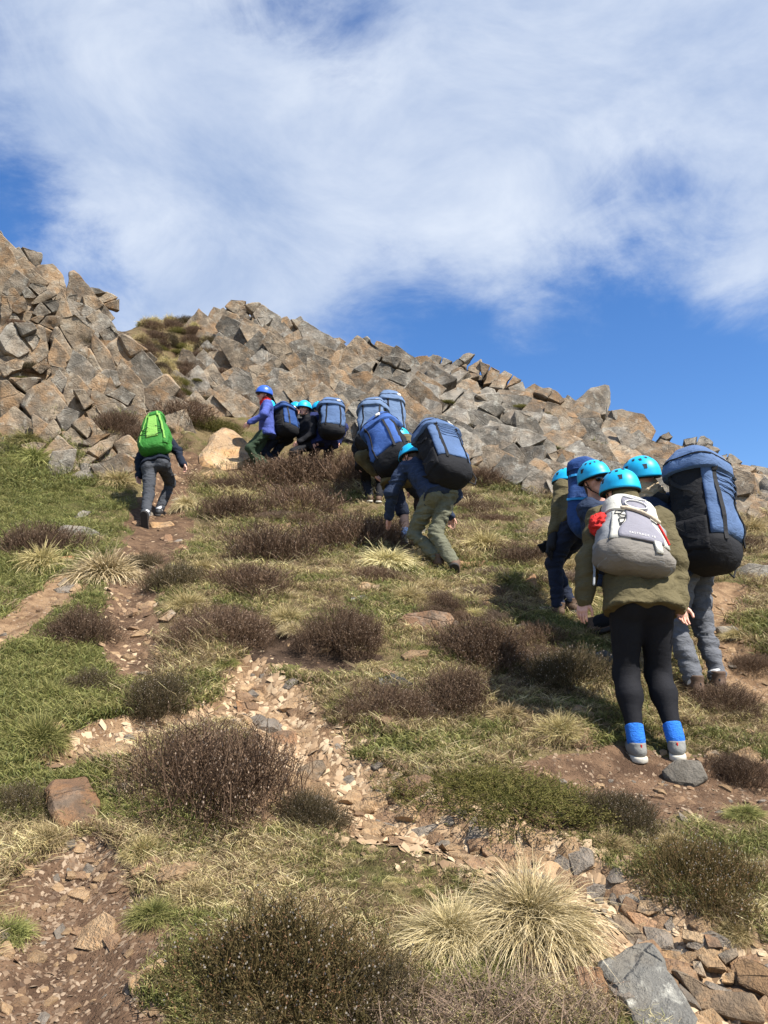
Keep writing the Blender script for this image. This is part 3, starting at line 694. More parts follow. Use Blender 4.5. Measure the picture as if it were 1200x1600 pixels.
for _ in range(120):           # half-buried stones on the open slope
    px_, py_ = srr.uniform(60, 1180), 780 + 820 * srr.random() ** 1.2; q_ = hit1(px_, py_); put_stone(q_[0], q_[1], (.035 + .09 * srr.random() ** 2) * (1 + .06 * q_[1]) * .8, ground, srr)
c8 = lambda l: conv(l, 3.0, 800, 1300); c4 = lambda l: conv(l, 1200 / 520, 380, 1020); c3 = lambda l: conv(l, 1200 / 520, 380, 680); c1 = lambda l: conv(l, 3.0, 0, 680); c2 = lambda l: conv(l, 1164 / 400, 0, 1050)
for k, (lab, o, m, kw) in enumerate([
 ('dark grey lichen-mottled slab at the lower right edge of the path', c8([(420,620),(540,530),(640,525),(870,860),(850,930),(600,940),(500,730)]), M_GREY, dict(thick=.3, out=.10, face=.15)),
 ('orange-brown stone poking out left under the grey lichen slab', c8([(305,640),(410,630),(510,720),(560,790),(430,800),(320,720)]), M_RUST, dict(thick=.35, out=.04)),
 ('large tan block at the bottom right corner', c8([(750,640),(940,720),(1130,750),(1175,830),(1170,890),(1000,850),(870,830),(830,740)]), M_TAN, dict(thick=.4, out=.10)),
 ('tilted brown slab at the right edge above the large tan block', c8([(1035,610),(1090,585),(1230,650),(1230,780),(1060,700)]), M_ROCK, dict(thick=.35, out=.08)),
 ('long flat grey-brown slab between the pale tussock and the stony path', c8([(470,385),(520,380),(620,490),(640,540),(540,540),(490,470)]), M_ROCK, dict(thick=.3, out=.05)),
 ('pale cream flat stone on the stony path at lower right', c8([(800,455),(905,480),(890,520),(800,495)]), M_TAN, dict(thick=.4, out=.06)),
 ('tan angular stone above the large tan block', c8([(860,570),(940,555),(1000,640),(920,635)]), M_TAN, dict(thick=.4, out=.07)),
 ('yellow-brown stone touching the grey lichen slab', c8([(680,550),(790,560),(795,620),(740,625)]), M_TAN, dict(thick=.4, out=.05)),
 ('small upright wedge stone among the path stones', c8([(845,600),(885,605),(910,680),(850,655)]), M_ROCK, dict(thick=.4, out=.07)),
 ('rusty stone beside the cream flat stone', c8([(900,480),(960,480),(990,540),(920,540)]), M_RUST, dict(thick=.4, out=.05)),
 ('brown stone right of the tan angular stone', c8([(960,570),(1050,540),(1065,575),(1000,620)]), M_ROCK, dict(thick=.4, out=.06)),
 ('flat grey stone at the top of the lower stony path', c8([(500,300),(560,290),(615,330),(600,360),(510,335)]), M_ROCKG, dict(thick=.4, out=.04)),
 ('light tan flat stone beside the dark heather overhang', c8([(600,320),(650,320),(690,365),(640,390),(580,370)]), M_TAN, dict(thick=.4, out=.05)),
 ('brown wedge stone in the middle of the lower stony path', c8([(530,370),(600,380),(680,420),(700,500),(620,480)]), M_RUST, dict(thick=.35, out=.04)),
 ('small tan stone resting against the tilted brown slab', c8([(1000,660),(1045,660),(1040,710),(985,700)]), M_TAN, dict(thick=.5, out=.07)),
 ('flat-topped brown block beside the big heather bush at the left', c2([(215,540),(240,480),(400,455),(465,560),(440,690),(300,765),(235,620)]), M_RUST, dict(thick=.5, out=.12, face=.2)),
 ('upright brown slab leaning in the stony path centre', c4([(170,480),(195,410),(290,375),(305,410),(230,480)]), M_ROCK, dict(thick=.4, out=.08)),
 ('orange-brown rock at the left edge of the stony path', c4([(100,285),(190,280),(200,330),(130,360),(90,330)]), M_RUST, dict(thick=.4, out=.05)),
 ('rusty flat rock at the upper end of the stony path', c4([(-30,170),(60,180),(50,220),(-20,230)]), M_RUST, dict(thick=.4, out=.06)),
 ('rounded pale grey boulder behind the grassy heather clump', c4([(480,80),(540,65),(615,110),(560,135),(490,125)]), M_GREY, dict(thick=.5, out=.08)),
 ('small square tan stone on bare ground in the centre', c4([(620,300),(655,305),(650,335),(615,330)]), M_TAN, dict(thick=.5, out=.04)),
 ('narrow grey rock between two heather clumps in the centre', c4([(640,150),(750,230),(720,255),(650,200)]), M_ROCKG, dict(thick=.5, out=.06)),
 ('wide orange and grey flat rock in mid slope', c3([(555,670),(620,640),(750,635),(770,660),(700,730),(640,725),(580,700)]), M_RUST, dict(thick=.35, out=.10)),
 ('pointed rust-orange rock left of the leftmost helper of the near group', c3([(990,555),(1050,495),(1080,575),(1010,585)]), M_RUST, dict(thick=.5, out=.10)),
 ('large brown and grey boulder in the turf behind the near group', c3([(975,335),(1090,290),(1125,300),(1120,350),(1040,375),(1000,370)]), M_ROCK, dict(thick=.4, out=.15)),
 ('orange flat stone just right of the crouching climber\'s boots', c3([(780,455),(870,450),(870,475),(780,482)]), M_RUST, dict(thick=.4, out=.06)),
 ('small orange stone under the crouching climber\'s rear boot', c3([(685,510),(735,515),(735,535),(700,528)]), M_RUST, dict(thick=.4, out=.04)),
 ('pale orange stone left of the crouching climber in the grass', c3([(410,545),(430,530),(495,540),(480,572),(415,572)]), M_TAN, dict(thick=.4, out=.06)),
 ('dark grey stone below the pale orange stone', c3([(385,580),(440,570),(465,590),(450,610),(390,602)]), M_GREY, dict(thick=.4, out=.05)),
 ('flat grey rock beside the dark boots of the leftmost helper', c3([(955,690),(1010,678),(1050,700),(1010,725)]), M_GREY, dict(thick=.4, out=.05)),
 ('small rusty stone below the pointed rust-orange rock', c3([(820,600),(880,598),(900,620),(840,622)]), M_RUST, dict(thick=.4, out=.04)),
 ('broken rusty stones heap right of the centre heather', c3([(230,235),(300,232),(325,258),(270,270)]), M_RUST, dict(thick=.4, out=.08)),
 ('small tan stone beside the rusty heap', c3([(320,275),(355,262),(362,290),(330,292)]), M_TAN, dict(thick=.4, out=.06)),
 ('wide pale boulder in the left grass below the crag', c1([(225,470),(310,430),(420,428),(470,460),(400,492),(250,517)]), M_ROCKG, dict(thick=.35, out=.12)),
 ('grey stone just above the wide pale boulder in the grass', c1([(335,390),(390,345),(430,355),(370,402)]), M_ROCKG, dict(thick=.4, out=.10)),
 ('orange flat stone left of the straw tussock', c1([(240,620),(290,570),(350,560),(340,600),(290,632)]), M_RUST, dict(thick=.4, out=.08)),
 ('brown stone standing in the bank below the orange flat stone', c1([(265,700),(310,665),(332,700),(300,722)]), M_ROCK, dict(thick=.4, out=.08)),
 ('pinkish flat stone on bare soil below the heather', c1([(720,1025),(780,1000),(840,1000),(810,1040),(760,1055)]), M_TAN, dict(thick=.35, out=.05)),
 ('small tan stone in the grass below the left crag', c1([(430,290),(470,272),(505,300),(470,306)]), M_TAN, dict(thick=.4, out=.08)),
 ('grey-brown rock leaning in grass left of the heather bank', c1([(735,862),(800,810),(832,830),(790,872)]), M_ROCK, dict(thick=.4, out=.08)),
 ('flat step stone under the green-pack hiker\'s feet', c1([(700,410),(800,400),(840,440),(720,447)]), M_TAN, dict(thick=.35, out=.07)),
 ('upright brown stone on the worn path below the green-pack hiker', c1([(765,500),(775,465),(800,462),(822,512),(785,518)]), M_RUST, dict(thick=.5, out=.08)),
 ('rust brown stone at the right side of the worn path', c1([(825,530),(850,505),(885,520),(870,540)]), M_RUST, dict(thick=.5, out=.08)),
 ('grey flat stone in front of the nearest hiker\'s right shoe', [(1036,1206),(1060,1188),(1092,1190),(1104,1213),(1082,1226),(1050,1222)], M_ROCKG, dict(thick=.35, out=.04)),
 ('pale flat rock at the right edge below the big backpack', [(1138,896),(1168,882),(1215,884),(1215,910),(1150,909)], M_ROCKG, dict(thick=.35, out=.08)),
 ('grey stone in shade left of the nearest hiker\'s legs', [(898,1032),(945,1014),(962,1034),(916,1048)], M_GREY, dict(thick=.35, out=.05)),
 ('small flat brown stone right of the grey stone by the nearest hiker', [(1100,1180),(1118,1172),(1132,1190),(1102,1191)], M_ROCK, dict(thick=.35, out=.03)),
 ('tan slab stuck in the path right of the green-pack hiker', [(305,745),(330,735),(338,750),(312,757)], M_TAN, dict(thick=.4, out=.1)),
 ('pale stone in the grass at right behind the big backpack', [(1120,982),(1145,975),(1168,995),(1140,1003)], M_ROCKG, dict(thick=.4, out=.06)),
]):
    boulder(lab, o, m, seed=950 + k, **kw)
# ------------------------------------------------------------------ vegetation
def ribbons(P, W, tint, hh):
    """P (n,k,3) centre lines -> flat strips of width W (n,k)"""
    n, k, _ = P.shape; t = P[:, -1] - P[:, 0]; r = rng.normal(size=(n, 3)); s = np.cross(t, r); s /= np.linalg.norm(s, axis=1, keepdims=True) + 1e-9
    A = P + s[:, None] * W[..., None] * .5; B = P - s[:, None] * W[..., None] * .5
    V = np.stack([A, B], 2).reshape(-1, 3); base = (np.arange(n) * 2 * k)[:, None, None] + (np.arange(k - 1) * 2)[None, :, None]
    F = (base + np.array([0, 1, 3, 2])[None, None]).reshape(-1, 4)
    return V, F, np.repeat(tint, 2 * k), np.tile(np.repeat(hh, 2), n)
def plant_mesh(name, parts):
    V = []; F = []; T = []; H = []; o = 0
    for v, f, t, h in parts: V.append(v); F.append(f + o); T.append(t); H.append(h); o += len(v)
    me = mk_mesh(name, np.concatenate(V), np.concatenate(F), False)
    for nm, a in (('tint', np.concatenate(T)), ('up', np.concatenate(H))):
        q = me.attributes.new(nm, 'FLOAT', 'POINT'); q.data.foreach_set('value', a.astype(np.float32))
    return me
def dome_points(n, seed, lump=.5, low=-.25):
    r = np.random.default_rng(seed); a = r.random(n) * 6.2832; u = r.random(n); el = np.arcsin(np.clip(low + (1 - low) * u, -1, 1)); rad = .55 + .45 * r.random(n) ** .5
    d = np.c_[np.cos(a) * np.cos(el), np.sin(a) * np.cos(el), np.sin(el)]
    rad = rad * (1 + lump * fbm(d * 1.9 + seed, 3, seed) + .22 * vnoise(d * 5.5, seed + 3))
    return d, rad, r
def heather_mesh(seed, n=2600, leaf=10, size=.5, twig=.0032, length=.17, flat=.62, bare=.0):
    """a unit-sized heather bush: radius 0.5 m"""
    d, rad, r = dome_points(n, seed); tip = d * rad[:, None] * size; tip[:, 2] = tip[:, 2] * flat * 1.5 + .06 * size
    nk_ = 5; ck = np.c_[r.uniform(-.5, .5, (nk_, 2)) * size, np.zeros(nk_)]; rk_ = r.uniform(.42, .72, nk_); ck[0] = 0; rk_[0] = .72; wk = r.choice(nk_, n, p=rk_ ** 2 / (rk_ ** 2).sum()); tip = tip * rk_[wk][:, None] * np.array([1, 1, .75 + .25 * r.random()]) + ck[wk]
    gd = np.c_[d[:, 0] * .55, d[:, 1] * .55, .9 + 0 * d[:, 2]] + r.normal(0, .28, (n, 3)); gd /= np.linalg.norm(gd, axis=1, keepdims=True)
    L = length * (.6 + .8 * r.random(n)); b = tip - gd * L[:, None]; m = (tip + b) / 2 + r.normal(0, .012, (n, 3))
    tint = r.random(n); P = np.stack([b, m, tip], 1); W = twig * np.array([1.2, 1.0, .5])[None] * (.7 + .6 * r.random((n, 1)))
    parts = [ribbons(P, W, tint * .5, np.array([0, .3, .6]))]
    k = leaf
    if k:
        s = .25 + .75 * (np.arange(k) + r.random((n, k))) / k; c = b[:, None] * (1 - s[..., None]) + tip[:, None] * s[..., None] + r.normal(0, .003, (n, k, 3))
        a = r.random((n, k)) * 6.28; side = np.stack([np.cos(a), np.sin(a), 0 * a], -1); ld = side * .75 + gd[:, None] * .7; ld /= np.linalg.norm(ld, axis=-1, keepdims=True)
        ll = .0075 * (.6 + .8 * r.random((n, k, 1))); c = c.reshape(-1, 3); ld = (ld * ll).reshape(-1, 3); tp = np.stack([c, c + ld], 1)
        tl = np.repeat(tint, k) * .6 + .4 * r.random(n * k)
        parts.append(ribbons(tp, np.tile([[.0036, .0024]], (n * k, 1)), tl, np.array([.7, .8])))
    nf = int(n * .22)            # pale dead flower bells at the tips
    q = tip[:nf] + r.normal(0, .004, (nf, 3)); tp = np.stack([q, q + np.array([0, 0, .007])], 1)
    parts.append(ribbons(tp, np.tile([[.0065, .0045]], (nf, 1)), np.full(nf, .5), np.array([1., 1.])))
    ns = 90                       # woody stems
    d2 = dome_points(ns, seed + 5)[0]; e = d2 * size * .75; e[:, 2] *= flat * 1.5; s0 = np.c_[r.normal(0, .08, (ns, 2)) * size, -.12 * size * np.ones(ns)]
    parts.append(ribbons(np.stack([s0, (s0 + e) / 2 + r.normal(0, .03, (ns, 3)), e], 1), np.tile([[.008, .006, .003]], (ns, 1)), np.full(ns, .2), np.array([0, .1, .2])))
    return plant_mesh('heather', parts)
def tussock_mesh(seed, n=1100, size=.5, wid=.0042, droop=.9, low=.15, up=.75, short=1.0):
    r = np.random.default_rng(seed); a = r.random(n) * 6.2832; c0 = r.random(n) ** .6
    base = np.c_[np.cos(a) * c0 * .40 * size, np.sin(a) * c0 * .40 * size, .16 * size * (1 - c0 ** 2)]
    a2 = a + r.normal(0, .85, n); L = size * short * (.34 + .42 * r.random(n)) * (1 + .3 * vnoise(np.c_[np.cos(a), np.sin(a), 0 * a] * 2 + seed, seed))
    out = np.c_[np.cos(a2), np.sin(a2), 0 * a2]; lift = up * (1 - .65 * c0) + r.normal(0, .26, n)
    P = []
    for s in (0, .35, .7, 1.0):
        p = base + out * (L * s * (.35 + .55 * c0))[:, None]; p[:, 2] += L * (lift * s * 1.3 - droop * s * s * (.35 + .5 * c0)); P.append(p)
    P = np.stack(P, 1) + np.cumsum(r.normal(0, .006, (n, 4, 3)), axis=1)
    W = wid * np.array([1, .9, .7, .25])[None] * (.6 + .8 * r.random((n, 1)))
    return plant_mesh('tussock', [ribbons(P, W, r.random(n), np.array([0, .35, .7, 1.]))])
def blade_clump(seed, n, rad, L, wid, lean):
    r = np.random.default_rng(seed); a = r.random(n) * 6.28; q = rad * np.sqrt(r.random(n)); b = np.c_[np.cos(a) * q, np.sin(a) * q, -.012 * np.ones(n)]
    a2 = r.random(n) * 6.28; o = np.c_[np.cos(a2), np.sin(a2), 0 * a2] * (lean * (.3 + r.random(n)))[:, None]; ll = L * (.5 + .8 * r.random(n))
    P = np.stack([b, b + (o * .4 + np.array([0, 0, .62])) * ll[:, None], b + (o * 1.25 + np.array([0, 0, .9])) * ll[:, None]], 1)
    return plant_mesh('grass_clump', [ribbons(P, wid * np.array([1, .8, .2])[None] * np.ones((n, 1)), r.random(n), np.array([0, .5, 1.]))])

def veg_mat(name, lo, mid, hi, flower=None, var=.25, hue=.0):
    t = NT(name, .75, .15); ti = t.attr('tint'); u = t.attr('up'); r = t.rand()
    c = t.mix(t.ramp(ti, 0, .5), lo, mid); c = t.mix(t.ramp(ti, .5, 1), c, hi)
    if flower: c = t.mix(t.math('GREATER_THAN', u, .95), c, flower)
    c = t.hsv(c, t.ramp(r, 0, 1, .5 - hue, .5 + hue, False), 1.0, t.ramp(r, 0, 1, 1 - var, 1 + var, False)); t.color(c)
    tr = t.node('ShaderNodeBsdfTranslucent'); t.put(tr.inputs[0], c); ms = t.node('ShaderNodeMixShader'); ms.inputs[0].default_value = .22
    t.l.new(t.b.outputs[0], ms.inputs[1]); t.l.new(tr.outputs[0], ms.inputs[2]); t.l.new(ms.outputs[0], t.n['Material Output'].inputs[0])
    return t.m
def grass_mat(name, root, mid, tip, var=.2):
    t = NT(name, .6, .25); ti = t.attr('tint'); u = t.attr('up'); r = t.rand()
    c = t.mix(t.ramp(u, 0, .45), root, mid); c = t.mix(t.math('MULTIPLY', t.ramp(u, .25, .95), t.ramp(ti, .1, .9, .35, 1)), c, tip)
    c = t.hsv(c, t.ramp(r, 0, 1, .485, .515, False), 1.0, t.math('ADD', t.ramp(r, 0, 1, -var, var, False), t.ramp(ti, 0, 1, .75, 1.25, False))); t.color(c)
    tr = t.node('ShaderNodeBsdfTranslucent'); t.put(tr.inputs[0], c); ms = t.node('ShaderNodeMixShader'); ms.inputs[0].default_value = .3
    t.l.new(t.b.outputs[0], ms.inputs[1]); t.l.new(tr.outputs[0], ms.inputs[2]); t.l.new(ms.outputs[0], t.n['Material Output'].inputs[0])
    return t.m
VM = {'brown': veg_mat('brown_heather', (.085, .053, .034), (.165, .106, .067), (.30, .205, .13), (.46, .35, .26)),
      'dark': veg_mat('dark_heather', (.060, .048, .025), (.115, .088, .045), (.21, .135, .085), (.50, .41, .33)),
      'green': veg_mat('green_heather', (.060, .048, .018), (.13, .095, .038), (.27, .135, .075), (.46, .40, .33)),
      'dry': veg_mat('dry_heather', (.12, .085, .060), (.22, .155, .108), (.35, .265, .19), (.40, .31, .22)),
      'moss': veg_mat('moss_cushion', (.060, .062, .014), (.15, .135, .035), (.30, .23, .09), (.36, .28, .13))}
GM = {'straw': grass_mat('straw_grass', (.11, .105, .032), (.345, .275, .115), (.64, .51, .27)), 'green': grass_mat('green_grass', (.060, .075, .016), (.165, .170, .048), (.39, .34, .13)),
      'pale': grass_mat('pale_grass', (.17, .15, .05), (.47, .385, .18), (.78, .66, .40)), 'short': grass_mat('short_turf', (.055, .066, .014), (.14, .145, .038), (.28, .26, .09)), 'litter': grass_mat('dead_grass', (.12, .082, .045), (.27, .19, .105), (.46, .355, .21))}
HM = [heather_mesh(41 + i, n=3800, leaf=8, length=.125) for i in range(3)] + [heather_mesh(61, n=2600, leaf=3, twig=.0038, length=.26)]
HF = [heather_mesh(71 + i, n=2600, leaf=6, twig=.005, length=.13) for i in range(3)]            # for the far slope
for me in HF: pass
TM = [tussock_mesh(81 + i, n=3600, wid=.0036) for i in range(3)]
TU = [tussock_mesh(181 + i, n=2000, wid=.0040, droop=.55, up=.62, short=.55) for i in range(3)]
TF = [tussock_mesh(91 + i, n=1500, wid=.008) for i in range(2)]
MM = [heather_mesh(66, n=3000, leaf=7, length=.10, flat=.42), heather_mesh(67, n=3000, leaf=7, length=.10, flat=.42)]
prr = random.Random(3)
def plant(kind, mat, px, py, w, label, group=None, asp=1.0, sink=.0):
    """px, py: pixel of the plant's foot; w: width in photograph pixels"""
    p = hit1(px, py); wid = w * p[1] / FPX; far = p[1] > 6.2
    x, y = p[0], p[1] + .28 * wid
    me = (prr.choice(TF if far else TM if w >= 125 and mat == 'pale' else TU) if kind == 't' else prr.choice(MM) if kind == 'm' else HM[3] if mat == 'dry' and not far else prr.choice(HF if far else HM[:3]))
    o = bpy.data.objects.new('grass_tussock' if kind == 't' else 'moss_cushion' if kind == 'm' else 'heather_bush', me); COL.objects.link(o)
    s = wid * (1.28 if kind == 'h' else 1.25 if kind == 'm' else 1.05); n = gnormal(x, y, .4); ax = Vector(n * .45 + np.array([0, 0, .55])).normalized()
    o.rotation_mode = 'QUATERNION'; o.rotation_quaternion = ax.to_track_quat('Z', 'Y') @ Euler((0, 0, prr.uniform(0, 6.28))).to_quaternion()
    o.location = (x, y, float(hgt(x, y)) - sink * wid); sx = prr.uniform(.82, 1.2); o.scale = (s * sx, s / sx, s * asp * prr.uniform(.85, 1.1))
    if not me.materials: me.materials.append(VM['brown'])
    o.material_slots[0].link = 'OBJECT'; o.material_slots[0].material = (GM if kind == 't' else VM)[mat]
    return tag(o, label, 'grass tussock' if kind == 't' else 'moss' if kind == 'm' else 'heather', group)
for a in [
 ('h','brown',290,1300,300,'largest brown heather bush, spreading beside the flat-topped block at left',None,1.0),
 ('h','dark',490,1296,122,'round dark heather bush on the left side of the stony path',None,1.0),
 ('h','green',390,1625,340,'dark green and red heather with white specks at the bottom edge',None,.85),
 ('h','dark',590,1640,210,'dark heather clump at the bottom between green heather and dry heather',None,.9),
 ('h','dry',775,1650,300,'dry leafless brown heather at the bottom below the pale tussock',None,.6),
 ('h','dry',925,1665,110,'dry twiggy heather at the bottom beside the grey lichen slab',None,.4),
 ('t','pale',850,1500,380,'big pale shaggy grass tussock beside the lower stony path',None,.62),
 ('t','pale',712,1505,230,'smaller pale tussock joined to the left of the big shaggy one',None,.65),
 ('t','straw',660,1590,150,'green-based straw tussock at the bottom edge under the dark heather',None,.8),
 ('h','dark',960,1300,120,'dark heather topping the bank below the nearest hiker',None,.9),
 ('t','straw',965,1340,130,'straw grass hanging over the bank below the nearest hiker',None,.8),
 ('h','green',1095,1430,180,'dark green heather overhanging the lower stony path at right',None,1.1),
 ('t','straw',1165,1490,110,'straw tussock at the right edge above the tilted slab',None,.8),
 ('t','straw',1060,1330,90,'thin straw tuft above the dark overhanging heather',None,.7),
 ('h','brown',1175,1235,100,'brown heather at the right edge below the trodden earth',None,.9),
 ('h','brown',1150,1125,120,'brown heather in front of the big-pack hiker\'s boots',None,.8),
 ('t','straw',885,1175,150,'rounded dry tussock left of the nearest hiker\'s feet',None,1.0),
 ('h','brown',585,1125,130,'brown heather with grassy left side in the centre',None,.9),
 ('t','green',535,1120,120,'green grass tuft on the left of the centre heather',None,.8),
 ('h','brown',720,1110,160,'wide brown heather below the orange and grey flat rock',None,.8),
 ('t','straw',800,1140,120,'straw tuft right of the wide brown heather',None,.8),
 ('m','moss',790,1290,300,'wide green moss and bilberry cushion above the stony path',None,.42),
 ('m','moss',690,1240,180,'lower left lobe of green moss beside the stony path',None,.35),
 ('h','dark',250,1112,110,'small dark heather above the faint gravel path at left',None,1.0),
 ('h','dark',125,1085,90,'grey-green heather sprig beside the left grass bank',None,.9),
 ('t','green',35,1190,190,'big green grass mound on the left edge',None,1.0),
 ('t','green',60,1110,150,'upper green grass hummock on the left edge',None,.8),
 ('h','dark',25,1290,110,'dark heather at the left edge below the grass mound',None,1.0),
 ('t','straw',55,1340,130,'straw tussock at the left edge above the dirt path',None,.8),
 ('t','green',-5,1480,130,'green tussock cut by the left edge beside the dirt path',None,1.0),
 ('t','straw',210,1370,130,'loose straw tuft under the largest heather bush',None,.9),
 ('t','straw',300,1420,150,'straw and green tuft above the dark green heather',None,.8),
 ('t','green',225,1465,140,'green-centred tuft at the right side of the dirt path',None,.8),
 ('t','straw',420,1370,120,'low straw tuft below the round dark heather',None,.5),
 ('t','green',120,1310,60,'tiny green tuft at the foot of the flat-topped block',None,.8),
 ('h','brown',120,1010,130,'brown heather on the bank below the thin left path',None,.9),
 ('t','straw',285,965,130,'pale tuft on top of the heather bank left of centre',None,.9),
 ('h','brown',325,1000,170,'brown heather on the bank under the pale tuft',None,.8),
 ('t','green',345,1055,80,'green tuft below the heather bank',None,.8),
 ('h','brown',525,1010,145,'brown heather bush beside the dark soil bank',None,1.0),
 ('t','straw',440,985,130,'straw tuft left of the heather by the soil bank',None,.9),
 ('t','pale',455,1005,80,'pale hanging tuft over the dark soil bank',None,.8),
 ('h','brown',765,1040,180,'broad brown heather right of the orange and grey flat rock',None,.8),
 ('h','brown',850,1015,100,'brown heather left of the leftmost helper\'s boots',None,.9),
 ('h','dark',905,1090,140,'dark shaded heather left of the nearest hiker\'s legs',None,.9),
 ('h','brown',405,880,180,'broad brown heather below the green-pack hiker\'s right hand',None,.9),
 ('h','brown',380,925,150,'brown heather above the soil bank left of centre',None,.7),
 ('t','straw',350,915,110,'straw tuft between two heather clumps left of centre',None,.8),
 ('h','brown',525,860,150,'brown heather below the crouching climber\'s left hand',None,.9),
 ('t','pale',605,895,140,'straw tussock left of the crouching climber\'s boots',None,.7),
 ('h','brown',600,850,110,'heather beneath the crouching climber\'s outstretched arm',None,.8),
 ('h','brown',35,865,120,'brown heather at the left edge level with the worn path',None,1.0),
 ('t','straw',50,900,120,'straw tussock under the left edge heather',None,.8),
 ('t','pale',150,910,140,'pale straw tussock left of the worn path',None,.9),
 ('h','dark',218,890,75,'small dark heather in the middle of the worn path',None,1.0),
 ('h','dark',268,920,85,'small dark heather right of the worn path',None,1.0),
 ('t','straw',310,900,90,'straw tuft right of the worn path',None,.8),
 ('h','brown',365,815,130,'brown heather right of the green-pack hiker\'s feet',None,.9),
 ('h','brown',450,800,150,'brown heather on the slope centre, above the broad one',None,.8),
 ('h','brown',485,765,170,'heather hummock hiding the feet of the upper group',None,.8),
 ('h','brown',436,752,110,'heather hummock right of the big pale boulder',None,.7),
 ('h','brown',545,755,110,'heather at the right end of the upper hummock',None,.9),
 ('t','straw',470,800,80,'straw patch between the central heathers',None,.8),
 ('h','brown',765,765,90,'brown heather at the foot of the right ridge',None,.8),
 ('h','brown',690,955,75,'small brown heather below the crouching climber',None,.9),
 ('t','straw',640,950,130,'straw tuft left of the small heather below the crouching climber',None,.8),
 ('t','straw',760,870,110,'straw tuft right of the crouching climber',None,.8),
 ('h','brown',835,885,110,'low heather between the crouching climber and the rust-orange rock',None,.7),
 ('t','straw',885,850,100,'straw tuft behind the rust-orange rock',None,.7),
 ('t','green',800,930,120,'green tuft below the orange flat stone',None,.6),
 ('t','straw',900,950,110,'straw tuft above the flat grey rock',None,.7),
 ('h','brown',285,660,110,'dark heather tuft in the gully above the green-pack hiker',None,.7),
 ('h','brown',180,675,70,'dark heather growing at the foot of the left crag',None,.9),
 ('h','brown',215,690,60,'dark heather clump just left of the green backpack',None,.8),
 ('m','moss',320,675,100,'olive mossy hummock above the big pale boulder',None,.8),
 ('t','green',40,735,100,'green tuft at the foot of the left crag at the edge',None,.7),
 ('t','green',30,705,80,'grassy ledge at the base of the left crag',None,.7),
 ('t','straw',175,765,90,'straw tuft left of the green-pack hiker\'s hand',None,.7),
 ('t','pale',285,800,60,'pale tuft beside the green-pack hiker\'s right foot',None,.9),
 ('t','straw',1185,835,90,'straw tuft at the right edge behind the big pack',None,.8),
 ('h','brown',1150,860,90,'brown heather at the right edge below the ridge',None,.7),
 ('t','straw',1170,1000,100,'straw tuft at the right edge beside the trodden path',None,.7),
 ('h','brown',1190,1060,80,'dark heather at the right edge above the trodden path',None,.7),
 ('t','green',1180,1290,110,'green tuft at the right edge below the heather',None,.6),
]: plant(*a)
# crag and gully plants that nothing tells apart
grr = random.Random(12)
def zone(n, poly, kinds, wlo, whi, label, group, asp=.8):
    k = 0; xs = [p[0] for p in poly]; ys = [p[1] for p in poly]
    while k < n:
        x, y = grr.uniform(min(xs), max(xs)), grr.uniform(min(ys), max(ys))
        if not inside(poly, x, y): continue
        kd, m = grr.choice(kinds); fx = (x - min(xs)) / (max(xs) - min(xs)); fy = (y - min(ys)) / (max(ys) - min(ys))
        where = ', %s %s' % (('top', 'middle', 'low')[min(2, int(fy * 3))], ('far left', 'left', 'centre', 'right', 'far right')[min(4, int(fx * 5))])
        ww = grr.uniform(wlo, whi); fw_ = (ww - wlo) / (whi - wlo); lb = label[kd]
        if group.startswith('patches'): lb = ('narrow ' if fw_ < .33 else 'middling ' if fw_ < .66 else 'wide ') + lb
        plant(kd, m, x, y, ww, lb + where, group, asp * grr.uniform(.7, 1.1)); k += 1
zone(70, [(190,502),(235,496),(330,506),(325,550),(300,600),(270,620),(240,580),(205,525)], [('h','brown'),('h','dark'),('h','brown'),('t','straw'),('m','moss'),('t','straw')], 22, 40,
     {'h': 'small brown heather in the gully beside the left crag', 't': 'small grass tuft in the gully beside the left crag', 'm': 'small moss hummock in the gully beside the left crag'}, 'plants in the gully', 1.15)
zone(26, [(255,590),(330,560),(430,560),(500,580),(480,620),(400,620),(350,650),(290,640)], [('h','brown'),('m','moss'),('t','straw'),('h','dark')], 18, 38,
     {'h': 'small heather tuft on the stones behind the upper group', 't': 'small grass tuft on the stones behind the upper group', 'm': 'small moss hummock on the stones behind the upper group'}, 'plants on the stones behind the upper group')
zone(22, [(660,600),(760,600),(860,650),(950,690),(1150,760),(1190,790),(900,770),(780,710),(690,660)], [('h','brown'),('m','moss'),('t','straw')], 16, 32,
     {'h': 'small heather tuft wedged between blocks of the right ridge', 't': 'small grass tuft wedged between blocks of the right ridge', 'm': 'small moss tuft wedged between blocks of the right ridge'}, 'plants between the ridge blocks')
zone(16, [(0,480),(80,490),(170,540),(220,610),(260,680),(200,690),(120,720),(0,690)], [('h','brown'),('h','dark'),('m','moss')], 18, 42,
     {'h': 'small heather tuft in a crack of the left crag', 'm': 'small moss tuft in a crack of the left crag'}, 'plants in the cracks of the left crag')
zone(76, [(300,780),(640,770),(760,790),(900,800),(960,900),(880,1080),(700,1000),(560,900),(420,940),(320,880)], [('h','brown'),('h','brown'),('t','straw'),('t','pale'),('h','dry')], 40, 90,
     {'h': 'low brown heather patch on the middle slope below the climbers', 't': 'straw grass tuft on the middle slope below the climbers'}, 'patches on the middle slope', .6)
zone(14, [(420,735),(560,725),(640,770),(470,800),(340,800),(340,765)], [('h','brown'),('h','brown'),('t','straw')], 42, 78, {'h': 'dense brown heather on the hummock below the upper group', 't': 'straw tuft on the hummock below the upper group'}, 'heather below the upper group', .55)
zone(14, [(640,1330),(380,1330),(560,1420),(700,1400)], [('t','straw'),('t','green')], 30, 60, {'t': 'short grass tuft on the turf left of the big pale tussock'}, 'tufts in the near turf', .5)

